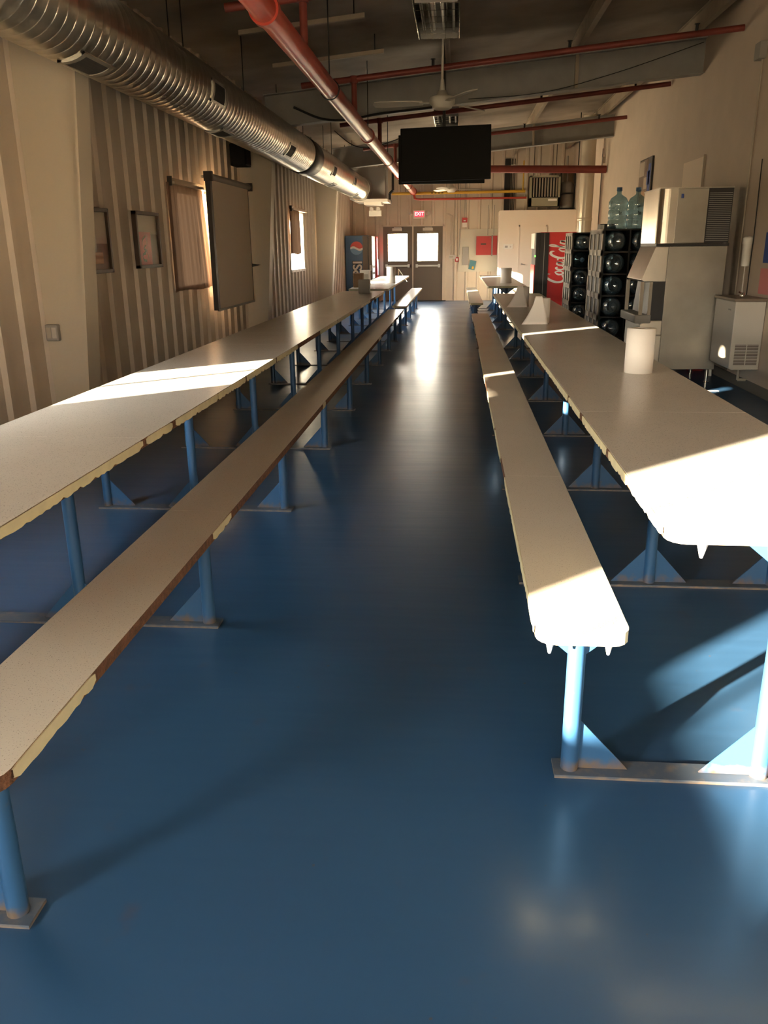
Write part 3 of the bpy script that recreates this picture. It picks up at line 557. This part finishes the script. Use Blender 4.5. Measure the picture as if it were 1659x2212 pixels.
t = thing('unit_heater', 'olive unit heater with vertical louvres hung above the corner room', 'heater', (1.78, 22.25, 2.36))
m = MB().box(0, .05, 0, .5, 0, .72).box(.70, .75, 0, .5, 0, .72).box(0, .75, 0, .5, 0, .2).box(0, .75, 0, .5, .68, .72).box(0, .75, .3, .5, 0, .72); m.build('cabinet', 'heat', t)
m = MB()
for k in range(9): m.prism([(.08+k*.07, .0, .22), (.115+k*.07, .05, .22), (.12+k*.07, .05, .22), (.085+k*.07, .0, .22)], (0, 0, .45))
m.build('louvres', 'cool', t); MB().box(.05, .7, .29, .3, .2, .68).build('louvre_recess', 'dark', t)
MB().box(.46, .68, -.003, 0, .12, .17).build('name_plate', 'white', t)
for x in (.1, .65): MB().cyl((x, .25, .72), (x, .25, 1.45), .008, seg=6).build('hanger_rod', 'wire', t)
t = thing('water_heater_tank', 'dark tank and pipework on the platform beside the unit heater', 'tank', (2.745, 22.75, 2.27))
MB().lathe([(0, .05), (.17, .05), (.18, .1), (.18, .62), (.12, .68), (0, .7)], seg=20).build('tank', 'steel', t)
MB().box(-.19, .19, -.2, .2, 0, .05).box(-.19, -.16, -.2, -.17, .05, .9).box(.16, .19, -.2, -.17, .05, .9).box(-.19, .19, -.2, -.17, .38, .42).build('stand', 'wire', t)
MB().tube([(0, 0, .68), (0, 0, .95), (0, .1, 1.3)], .025, 8).build('flue', 'gry', t)
t = thing('cable_chase', 'dark vertical cable chase on the far wall left of the corner room', 'conduit', (1.2, YE-.09, 2.27))
MB().box(0, .14, 0, .055, 0, 1.3).build('channel', 'dark', t)
for x in (.17, .21, .25): MB().cyl((x, .03, 0), (x, .03, 1.3), .009, seg=6).build('conduit', 'wire', t)
# ------------------------------------------------------------------ far wall fittings
t = thing('exit_sign', 'red lit EXIT sign above the double doors', 'exit sign', (-1.04, YE-.10, 2.14))
bevel(MB().box(-.16, .16, 0, .065, 0, .20).build('housing', 'white', t)); MB().box(-.125, .125, -.004, 0, .04, .18).build('face', 'exitr', t)
place_text('lettering', 'EXIT', .12, 'exitd', t, (1, 0, 0), (0, 0, 1), (0, -.006, .11), .001, .004)
for s in (-1, 1): MB().cyl((s*.2, .03, .12), (s*.25, -.03, .13), .045, seg=14).cyl((s*.16, .03, .1), (s*.2, .03, .12), .012, seg=8).build('lamp_head', 'cool', t)
FY = YE-.036
t = thing('notice_board', 'large plain painted board on the far wall right of the doors', 'board', (0, FY, 0)); MB().box(.03, 1.05, -.012, 0, .76, 1.86).build('panel', 'board', t); MB().box(.03, 1.05, -.014, -.012, 1.85, 1.86).build('top_edge', 'cond', t)
FB = FY-.013
t = thing('alarm_panel', 'red alarm cabinet mounted on the painted board', 'alarm cabinet', (.49, FB-.10, 1.19))
bevel(MB().box(0, .40, 0, .10, 0, .48).build('cabinet', 'redb', t)); MB().box(.12, .26, -.002, 0, .26, .30).build('label_plate', 'wood', t); MB().cyl((.36, 0, .44), (.36, -.01, .44), .012, seg=8).build('lock', 'chrome', t)
t = thing('alarm_panel', 'narrower red cabinet to the right of the larger red alarm cabinet', 'alarm cabinet', (.93, FB-.10, 1.19)); bevel(MB().box(0, .115, 0, .10, 0, .49).build('cabinet', 'redb', t)); MB().box(-.04, -.002, .02, .09, -.03, .50).build('hinge_channel', 'gry', t)
t = thing('breaker_panel', 'tall narrow dark grey electrical cover on the painted board', 'electrical panel', (.13, FB-.02, .93)); bevel(MB().box(0, .16, 0, .02, 0, .47).build('cover', 'gry', t), .003); MB().box(.03, .13, -.003, 0, .05, .42).build('door_plate', 'gry', t)
t = thing('hanging_booklet', 'teal booklet hanging askew below the dark electrical cover', 'booklet', (.40, FB-.03, .93)); MB().box(-.085, .085, 0, .02, -.12, .12).build('cover', 'teal', t); MB().box(.0, .05, -.002, 0, -.1, -.03).build('sticker', 'yel', t); t.rotation_euler = (0, math.radians(12), 0)
t = thing('fire_alarm_strobe', 'red and white fire alarm strobe above the painted board', 'fire alarm', (.10, FY-.06, 1.9)); MB().box(0, .14, 0, .06, .12, .24).build('horn', 'redb', t); MB().box(.01, .13, 0, .05, 0, .12).build('strobe_lens', 'white', t); MB().box(.04, .10, -.003, 0, .15, .18).build('marking', 'logow', t)
t = thing('pull_station', 'small red fire alarm pull station beside the painted board', 'fire alarm', (.0-.02, FY-.04, 1.02)); MB().box(-.05, .05, 0, .04, 0, .12).build('box', 'redb', t); MB().box(-.02, .02, -.004, 0, .03, .09).build('handle', 'logow', t)
t = thing('junction_box', 'beige junction box on the far wall just right of the door frame', 'junction box', (-.24, FY-.05, 1.10)); bevel(MB().box(0, .19, 0, .05, 0, .10).build('box', 'cool', t)); MB().box(.02, .12, -.003, 0, .03, .07).build('cover', 'cond', t)
t = thing('conduit_run', 'thin vertical conduits rising from the junction box on the far wall', 'conduit')
for x in (-.2, -.15, -.09): MB().tube([(x, FY-.02, 1.2), (x, FY-.02, 2.1+(.1 if x < -.1 else 1.3)), (x-(.12 if x < -.1 else 0), FY-.02, 2.26+(0 if x < -.1 else 1.3))], .007, 6).build('conduit', 'cond', t)
MB().cyl((-.13, FY-.02, 1.1), (-.13, FY-.02, .02), .007, seg=6).build('conduit', 'cond', t)
t = thing('conduit_run', 'dark conduits dropping down onto the painted board near the alarm cabinets', 'conduit')
for x, h in ((.17, 2.14), (.05, 1.2), (.79, 1.69), (.95, 1.7)): MB().cyl((x, FY-.03, h), (x, FY-.03, 2.45+(.6 if x < .5 else 0)), .007, seg=6).build('conduit', 'gry', t)
t = thing('thermostat', 'white thermostat on the corner room wall left of its door', 'thermostat', (1.28, PY-.03, 1.34)); bevel(MB().box(-.12, .12, 0, .03, 0, .12).build('case', 'white', t), .004); MB().box(-.08, -.01, -.002, 0, .03, .08).build('display', 'gry', t); MB().cyl((.06, 0, .055), (.06, -.01, .055), .02, seg=12).build('dial', 'cool', t)
# ------------------------------------------------------------------ vending machines
def vending(name, label, x0, x1, y0, y1, h, front, body, frontm):
    t = thing(name, label, 'vending machine', (0, 0, 0)); s = 1 if front > x0 else -1
    bevel(MB().box(x0, x1, y0, y1, .06, h).build('body', body, t), .01)
    fx = x1 if s > 0 else x0
    a, b = sorted((fx, fx+s*.10)); bevel(MB().box(a, b, y0+.005, y1-.005, .08, h-.01).build('front_door', frontm, t), .012)
    MB().box(min(x0, x1)+.05, max(x0, x1)-.05, y0+.05, y1-.05, 0, .06).build('plinth', 'blk', t)
    return t, (b if s > 0 else a)
t, fx = vending('drink_machine', 'blue soft drink vending machine against the left wall before the far doors', XL+.04, -2.30, 22.0, 22.85, 1.71, 5, 'pep', 'brn')
SY = 21.997
MB().box(-2.44, -2.305, 21.994, 22.0, .1, 1.70).build('side_trim', 'brn', t)
g = MB(); cxp, czp, rp_ = -2.60, 1.40, .165; n = 32
def half(f0, f1, mi, dy):
    xs = [-1+2*i/n for i in range(n+1)]; lo = [(cxp+x*rp_, SY-dy, czp+f0(x)*rp_) for x in xs]; hi = [(cxp+x*rp_, SY-dy, czp+f1(x)*rp_) for x in xs]
    g.add(lo+hi, [(i, i+1, n+2+i, n+1+i) for i in range(n)], mi)
cir = lambda x: math.sqrt(max(0, 1-x*x)); wv = lambda x: .18*math.sin(-x*PI)
half(lambda x: max(-cir(x), min(cir(x), wv(x)+.1)), cir, 0, .002); half(lambda x: max(-cir(x), min(cir(x), wv(x)-.22)), lambda x: max(-cir(x), min(cir(x), wv(x)+.1)), 1, .002); half(lambda x: -cir(x), lambda x: max(-cir(x), min(cir(x), wv(x)-.22)), 2, .002)
g.build('round_emblem', ['logor', 'logow', 'pepl'], t)
place_text('lettering_outline', 'PEPSI', .33, 'wire', t, (0, 0, 1), (-1, 0, 0), (-2.57, SY-.001, .72), .001, .022)
place_text('lettering', 'PEPSI', .33, 'logow', t, (0, 0, 1), (-1, 0, 0), (-2.57, SY-.004, .72), .001, .008)
m = MB()
for k in range(5): m.box(fx, fx+.012, 22.15, 22.55, 1.28-k*.16, 1.38-k*.16)
m.build('selection_buttons', 'lit', t)
MB().box(fx-.06, fx-.02, 21.99, 22.0, .84, .98).build('coin_slot', 'cool', t); MB().box(fx, fx+.006, 22.1, 22.7, 1.45, 1.66).build('lit_header', 'logor', t)
t, fx = vending('drink_machine', 'red soft drink vending machine squeezed between the blue one and the doors', XL+.04, -2.26, 22.9, 23.26, 1.70, 5, 'coke', 'coke')
MB().box(fx, fx+.006, 22.95, 23.0, .9, 1.65).build('lit_strip', 'lit', t); MB().box(fx, fx+.01, 23.05, 23.2, .7, 1.1).build('selection_buttons', 'lit', t)
t, fx = vending('drink_machine', 'tall red soft drink vending machine with white script on the right', 1.84, 2.66, 19.5, 20.45, 1.70, -5, 'coke', 'blk')
t2 = MB().box(1.83, 2.03, 19.488, 19.5, .08, 1.69).build('door_edge', 'blk', t); MB().box(1.925, 1.935, 19.484, 19.488, .1, 1.68).build('seam', 'gry', t)
MB().box(fx-.03, fx, 19.55, 20.4, 1.35, 1.68).build('lit_header', 'white', t); MB().box(fx-.02, fx+.01, 19.495, 19.52, 1.17, 1.21).build('display', 'litg', t); MB().box(fx-.02, fx, 19.5, 20.4, .1, 1.0).build('front_graphic', 'coke', t)
g = MB(); f = lambda u, v: (2.27-(v-.55)*.185+(u-4.2)*.013, 19.4965, .62+u*.104)
S = [[(1.75, 1.35, .1), (1.7, 1.75, .22), (1.1, 1.75, .24), (.45, 1.2, .28), (.05, .45, .3), (.2, -.25, .28), (.8, -.45, .24), (1.5, -.1, .14)],
 [(2.0, .75, .1), (1.65, .35, .24), (1.75, -.1, .2), (2.1, -.1, .14), (2.35, .3, .2), (2.2, .75, .14), (2.0, .75, .1)],
 [(3.2, .6, .14), (3.0, .8, .16), (2.65, .45, .24), (2.7, -.05, .2), (3.1, -.15, .12), (3.5, .15, .1)],
 [(4.1, .7, .1), (3.8, .75, .16), (3.55, .3, .22), (3.65, -.1, .18), (4.0, .1, .12), (4.2, .75, .2), (4.15, .05, .2), (4.35, -.12, .14), (4.7, .2, .08)],
 [(4.6, .75, .14), (4.95, .72, .14)],
 [(6.45, 1.3, .1), (6.4, 1.65, .22), (5.85, 1.65, .24), (5.3, 1.05, .28), (5.05, .35, .28), (5.25, -.25, .24), (5.75, -.3, .2), (6.3, .05, .12)],
 [(6.75, .75, .1), (6.45, .35, .22), (6.55, -.1, .2), (6.85, -.1, .14), (7.1, .3, .2), (6.95, .75, .14), (6.75, .75, .1)],
 [(7.2, .2, .08), (7.75, 1.4, .14), (7.75, 1.95, .16), (7.55, 1.9, .14), (7.45, 1.2, .2), (7.4, .2, .24), (7.6, -.12, .14), (7.9, .2, .08)],
 [(8.45, .7, .1), (8.15, .75, .16), (7.95, .3, .22), (8.05, -.1, .18), (8.35, .1, .12), (8.55, .75, .2), (8.5, .05, .2), (8.7, -.12, .14), (9.0, .1, .08)],
 [(.4, -.9, .1), (1.3, -1.25, .22), (2.6, -1.0, .3), (4.0, -.75, .28), (5.6, -1.2, .2), (7.0, -1.5, .1)]]
for s in S: ribbon(g, [(a, b, c*1.45) for a, b, c in s], .2, f)
g.build('script_lettering', 'logow', t)
# ------------------------------------------------------------------ bottle racks
def rack(label, x0, x1, y0, y1, rows, rh):
    t = thing('bottle_rack', label, 'bottle rack', (x0, y0, 0)); w, d, H = x1-x0, y1-y0, rows*rh
    m = MB()
    for k in range(rows+1): m.box(0, w, 0, d, k*rh, k*rh+.018)
    m.build('shelf', 'cratek', t)
    for nm, x in (('side_panel', -.012), ('side_panel', w)):
        m = MB()
        for k in range(rows+1): m.box(x, x+.012, 0, d, max(0, k*rh-.035), k*rh+(.035 if k < rows else .018))
        n = 3
        for j in range(n+1): yy = j*(d-.07)/n; m.box(x, x+.012, yy, yy+.07, 0, H)
        m.build(nm, 'crate' if x < 0 else 'cratek', t)  # aisle side in the lit tan, the rest of the rack shaded black
    MB().box(.0, w, d-.01, d, 0, H).build('back_panel', 'cratek', t); MB().box(0.0005, .004, 0, d, 0, H).build('slot_shade', 'cratek', t)  # black sheet added to paint the shade seen through the side slots
    nd = max(1, round(w/.31))
    for j in range(nd+1): MB().box(j*(w-.02)/nd, j*(w-.02)/nd+.02, 0, d-.012, 0, H).build('divider', 'cratek', t)
    return t
RH = .265
rack('water bottle rack two bottles wide, nearer one beside the ice machine', 1.80, 2.45, 10.9, 11.95, 6, RH)
rack('water bottle rack between the nearer rack and the red machine', 1.80, 2.44, 13.75, 14.6, 6, RH)
def jug(label, loc, rot, group):
    t = thing('water_jug', label, 'water bottle', loc, group); R = .118
    prof = [(0, .012), (.05, .004), (R*.9, 0), (R, .02), (R, .09), (R*.93, .1), (R*.93, .115), (R, .125), (R, .21), (R*.93, .22), (R*.93, .235), (R, .245), (R, .31), (R*.8, .36), (R*.35, .395), (.027, .41), (.027, .455), (.0, .455)]
    MB().lathe(prof, seg=28).build('body', 'jug', t); MB().lathe([(0, .485), (.032, .485), (.034, .445), (.028, .44)], seg=18).build('cap', 'cap', t)
    t.rotation_euler = rot; return t
j0 = jug('clear blue water jug standing on top of the nearer rack, left one', (1.98, 11.05, 6*RH+.0185), (0, 0, 0), 'water jugs standing on the rack')
m = MB(); f = lambda u, v: (-.0+.118*math.sin(u*.5), -.1195*math.cos(u*.5), .16+v*.05)
for s in ([(0, 0), (.15, .8), (.25, 0)], [(.25, 0), (.4, .8), (.5, 0)], [(-.2, .5), (-.1, .9), (0, 0)]): ribbon(m, s, .06, f)
m.build('printed_mark', 'wire', j0)
dup(j0, (2.225, 11.12, 6*RH+.0185), 'clear blue water jug standing on top of the nearer rack, right one')
jb = None
rown = ('top', 'second', 'third', 'fourth', 'fifth', 'bottom')
for rk, (x0, yy, cols) in enumerate(((1.80, 10.9, 2), (1.80, 13.75, 2))):
    for k in range(6):
        for c in range(cols):
            x = x0+.01+.155+c*.315; h = (5-k)*RH+.0185+.119
            flip = (rk == 1 and k == 1)
            loc = (x, yy+(.49 if flip else .03), h); rot = (PI/2, 0, 0) if flip else (-PI/2, 0, 0)
            lab = 'water jug lying in the %s row, %s column of the %s rack' % (rown[k], ('left', 'right')[c], ('nearer', 'farther'))if False else 'water jug lying in the %s row, %s column of the %s rack' % (rown[k], ('left', 'right')[c], ('nearer', 'farther')[rk])
            if jb is None: jb = jug(lab, loc, rot, 'water jugs lying in the racks')
            else: dup(jb, loc, lab, 'water jugs lying in the racks', rot)
t = thing('cardboard_box', 'small dark box on top of the rack behind the left jug', 'box', (1.93, 11.5, 6*RH+.0185)); MB().box(-.1, .1, -.1, .1, 0, .07).build('carton', 'cratek', t); MB().box(-.1, -.05, -.11, -.1, 0, .06).build('label_panel', 'white', t)
# ------------------------------------------------------------------ ice machine
t = thing('ice_machine', 'tall stainless ice machine with storage bin by the right wall', 'ice machine', (0, 9.0, 0))
I0, I1, D = 2.15, 2.73, .76
bevel(MB().box(I0, I1, 0, D, .15, 1.40).build('bin', 'ssb', t), .004)
m = MB().prism([(I0, .0, 1.40), (2.02, 0, 1.40), (1.90, 0, 1.07), (1.93, 0, 1.05), (I0, 0, 1.05)], (0, D, 0)); bevel(m.build('bin_door', 'ss', t), .006)
MB().prism([(I0, 0.02, 1.05), (2.02, 0.02, 1.05), (1.98, 0.02, .66), (I0, 0.02, .66)], (0, D-.04, 0)).build('chute', 'blk', t)
parts('door_frame', 'crate', t, [(1.90, 1.935, 0, .03, .66, 1.05), (1.99, 2.02, -.004, .02, .66, 1.05), (1.90, 1.935, D-.03, D, .66, 1.05)])
bevel(MB().box(1.86, 2.03, -.01, D+.01, .63, .72).build('scoop_lip', 'gry', t), .012)
bevel(MB().prism([(I0, 0, .66), (1.97, 0, .66), (1.92, 0, .62), (1.92, 0, .15), (I0, 0, .15)], (0, D, 0)).build('lower_front', 'ss', t), .01)
MB().box(2.08, 2.15, -.006, 0, .50, .515).build('latch', 'chrome', t)
MB().box(2.02, I1+.01, -.006, D, 1.40, 1.425).build('gasket', 'blk', t)
h0, h1 = 1.43, 1.95
bevel(MB().box(2.19, I1, 0, D, h0, h1).build('head', 'ssb', t), .004)
m = MB(); n = 8; P = [(2.19, 0), (2.12, 0)]+[(2.12-.10*math.sin(PI/2*i/n), .10-.10*math.cos(PI/2*i/n)) for i in range(1, n+1)]+[(2.02, D), (2.19, D)]
m.prism([(x, y, h0) for x, y in P][::-1], (0, 0, h1-h0)); m.build('curved_front', 'ss', t)
m = MB().box(2.50, I1-.002, -.006, 0, h0, h1-.01)
MB().box(2.49, I1, -.004, 0, h0, h1).build('louvre_backing', 'blk', t); m = MB()
for k in range(26): m.box(2.50, I1-.01, -.012, -.004, h0+.02+k*.018, h0+.026+k*.018)
m.build('louvre_panel', 'steel', t)
MB().box(2.225, 2.25, -.002, 0, h1-.09, h1-.05).build('badge', 'bluep', t); MB().box(2.01, I1+.003, -.004, D, h1, h1+.012).build('lid', 'ss', t)
for x in (2.03, 2.68):
    for y in (.07, .69): MB().cyl((x, y, 0), (x, y, .15), .02, seg=12).cyl((x, y, 0), (x, y, .012), .032, seg=12).build('foot', 'chrome', t)
t = thing('drain_pipe', 'white plastic drain pipe standing behind the ice machine', 'pipe', (2.86, 9.55, 0)); MB().cyl((0, 0, 0), (0, 0, 1.75), .018, seg=12).build('pipe', 'white', t); MB().cyl((0, 0, 1.2), (0, 0, 1.27), .026, seg=12).cyl((0, 0, 1.23), (-.08, 0, 1.23), .014, seg=10).build('tee', 'white', t)
t = thing('fuel_can', 'small red container on the floor behind the ice machine feet', 'container', (2.80, 10.0, 0)); bevel(MB().box(-.10, .10, -.08, .08, 0, .15).build('body', 'redb', t), .02); MB().cyl((-.06, 0, .15), (-.06, 0, .18), .02, seg=10).build('cap', 'blk', t); MB().tube([(.0, 0, .15), (.0, 0, .19), (.08, 0, .19), (.08, 0, .15)], .01, 8).build('handle', 'redb', t)
tag(MB().box(2.56, 2.66, 8.52, 8.56, 0, .002).build('paper_scrap', 'paper'), 'white paper scrap on the floor in front of the ice machine', 'paper')
# drinking fountain
t = thing('water_cooler', 'grey wall-hung drinking fountain with vent grille, right of the ice machine', 'drinking fountain', (2.66, 8.32, .24))
bevel(MB().prism([(0, 0, .02), (.03, 0, 0), (.285, 0, 0), (.285, 0, .65), (0, 0, .65)], (0, .64, 0)).build('cabinet', 'cool', t), .008)
bevel(MB().box(-.015, .285, -.015, .655, .65, .68).build('basin_top', 'coolt', t), .008)
m = MB()
for k in range(14):
    for a, b in ((.04, .145), (.155, .26)): m.box(a, b, -.003, 0, .05+k*.0145, .057+k*.0145)
m.build('vent_grille', 'wood', t)
MB().lathe([(.0, .05), (.018, .05), (.024, .02), (.02, 0)], (.09, .12, .68), seg=14).cyl((.09, .12, .72), (.05, .10, .735), .008, seg=10).build('bubbler', 'chrome', t)
MB().box(.0-.002, .0, .12, .2, .56, .575).build('badge', 'gry', t)
MB().cyl((.2, .3, 0), (.2, .3, -.14), .014, seg=10).cyl((.2, .3, -.14), (.285, .3, -.14), .014, seg=10).build('drain_tube', 'cond', t)
t = thing('water_filter', 'white cylindrical water filter on the wall above the drinking fountain', 'water filter', (2.90, 8.93, 1.2))
MB().lathe([(0, 0), (.035, 0), (.042, .01), (.042, .21), (.05, .215), (.05, .27), (.03, .285), (0, .285)], seg=20).build('cartridge', 'white', t); MB().box(-.01, .05, -.03, .03, .24, .29).build('bracket', 'galv', t)
m = MB().tube([tuple(p) for p in smoothpts([Vector(p) for p in [(.0, 0, 0), (-.01, -.03, -.12), (-.03, -.1, -.27)]])], .006, 6); m.build('outlet_tube', 'white', t)
m = MB().tube([tuple(p) for p in smoothpts([Vector(p) for p in [(.03, -.04, 1.0), (.035, -.05, .3), (.03, -.06, .05), (.0, -.15, -.27)]])], .005, 6); m.build('supply_tube', 'wire', t)
XW = XR-.002
t = thing('wall_conduit', 'thin painted conduit running down the right wall from a square box', 'conduit', (XW, 9.25, 0)); MB().cyl((-.012, 0, .11), (-.012, 0, 3.13), .010, seg=10).build('pipe', 'cond', t); bevel(MB().box(-.07, 0, -.07, .09, 3.13, 3.28).build('box', 'gry', t))
t = thing('wall_conduit', 'thin dark line of conduit on the far right wall by the round pipe', 'conduit', (XW, 18.6, 0)); MB().cyl((-.01, 0, .11), (-.01, 0, 3.3), .008, seg=8).build('pipe', 'gry', t); MB().box(-.05, 0, -.3, -.18, 3.0, 3.12).build('box', 'cond', t)
t = thing('round_duct', 'pale shiny round duct standing vertically in the corner behind the racks', 'duct', (2.63, 18.45, 0)); MB().cyl((0, 0, 0), (0, 0, 3.9), .145, seg=32).build('tube', 'light', t); MB().lathe([(.146, 0), (.152, .01), (.152, .05), (.146, .06)], (0, 0, 1.9), seg=32).build('joint_band', 'light', t)
t = thing('wall_plate', 'small beige blank plate on the right wall above the racks', 'wall plate', (XW, 17.3, 2.13)); MB().box(-.012, 0, -.16, .16, 0, .1).build('plate', 'cond', t); MB().box(-.014, -.012, -.1, .1, .03, .07).build('insert', 'board', t)
t = thing('wall_poster', 'tall dark poster with orange and pale shapes hanging on the right wall', 'poster', (XW, 13.75, 2.0))
MB().box(-.03, 0, 0, .88, 0, .70).build('backing', 'blk', t)
m = MB().box(-.032, -.03, .25, .86, .02, .68, 0); 
for a, b, c, d_, mi in ((.5, .85, .45, .66, 1), (.35, .8, .05, .22, 2), (.28, .5, .25, .42, 1), (.05, .2, .05, .6, 3), (.1, .3, .3, .5, 3)): m.box(-.034, -.032, a, b, c, d_, mi)
m.build('print', ['pic1', 'sky', 'pic2', 'bluep'], t)
t = thing('wall_whiteboard', 'pale board on the right wall above the ice machine', 'board', (XW, 10.95, 1.98)); MB().box(-.02, 0, 0, .93, 0, .44).build('panel', 'screen', t); MB().box(-.025, 0, -.012, 0, 0, .46).build('edge_trim', 'cond', t)
t = thing('storage_locker', 'low tan locker with pale top against the right wall behind the jugs', 'locker', (2.62, 12.3, 0))
bevel(MB().box(0, .32, 0, 1.75, 0, 1.86).build('body', 'tan', t)); bevel(MB().box(-.03, .325, -.03, 1.78, 1.86, 1.92).build('top', 'cool', t))
for k in range(5): MB().box(-.012, 0, .02+k*.345, .34+k*.345, .05, 1.83).build('door', 'tan', t)
tag(MB().box(XW-.002, XW, 8.35, 8.57, 1.24, 1.52).build('paper_notice', 'bluep'), 'dark blue notice at the right edge of the frame, above the pink one', 'notice')
tag(MB().box(XW-.002, XW, 8.30, 8.60, .95, 1.19).build('paper_notice', 'pinkp'), 'pink paper notice taped at the right edge just above the drinking fountain', 'notice')
t = thing('smoke_detector', 'white round ceiling detector hanging above the thick cross pipe on the right', 'detector', (1.27, 20.8, 3.15)); MB().lathe([(0, 0), (.05, .01), (.065, .04), (.065, .06), (0, .06)], seg=18).build('dome', 'white', t); MB().cyl((0, 0, .06), (0, 0, .68), .006, seg=6).build('stem', 'cond', t)
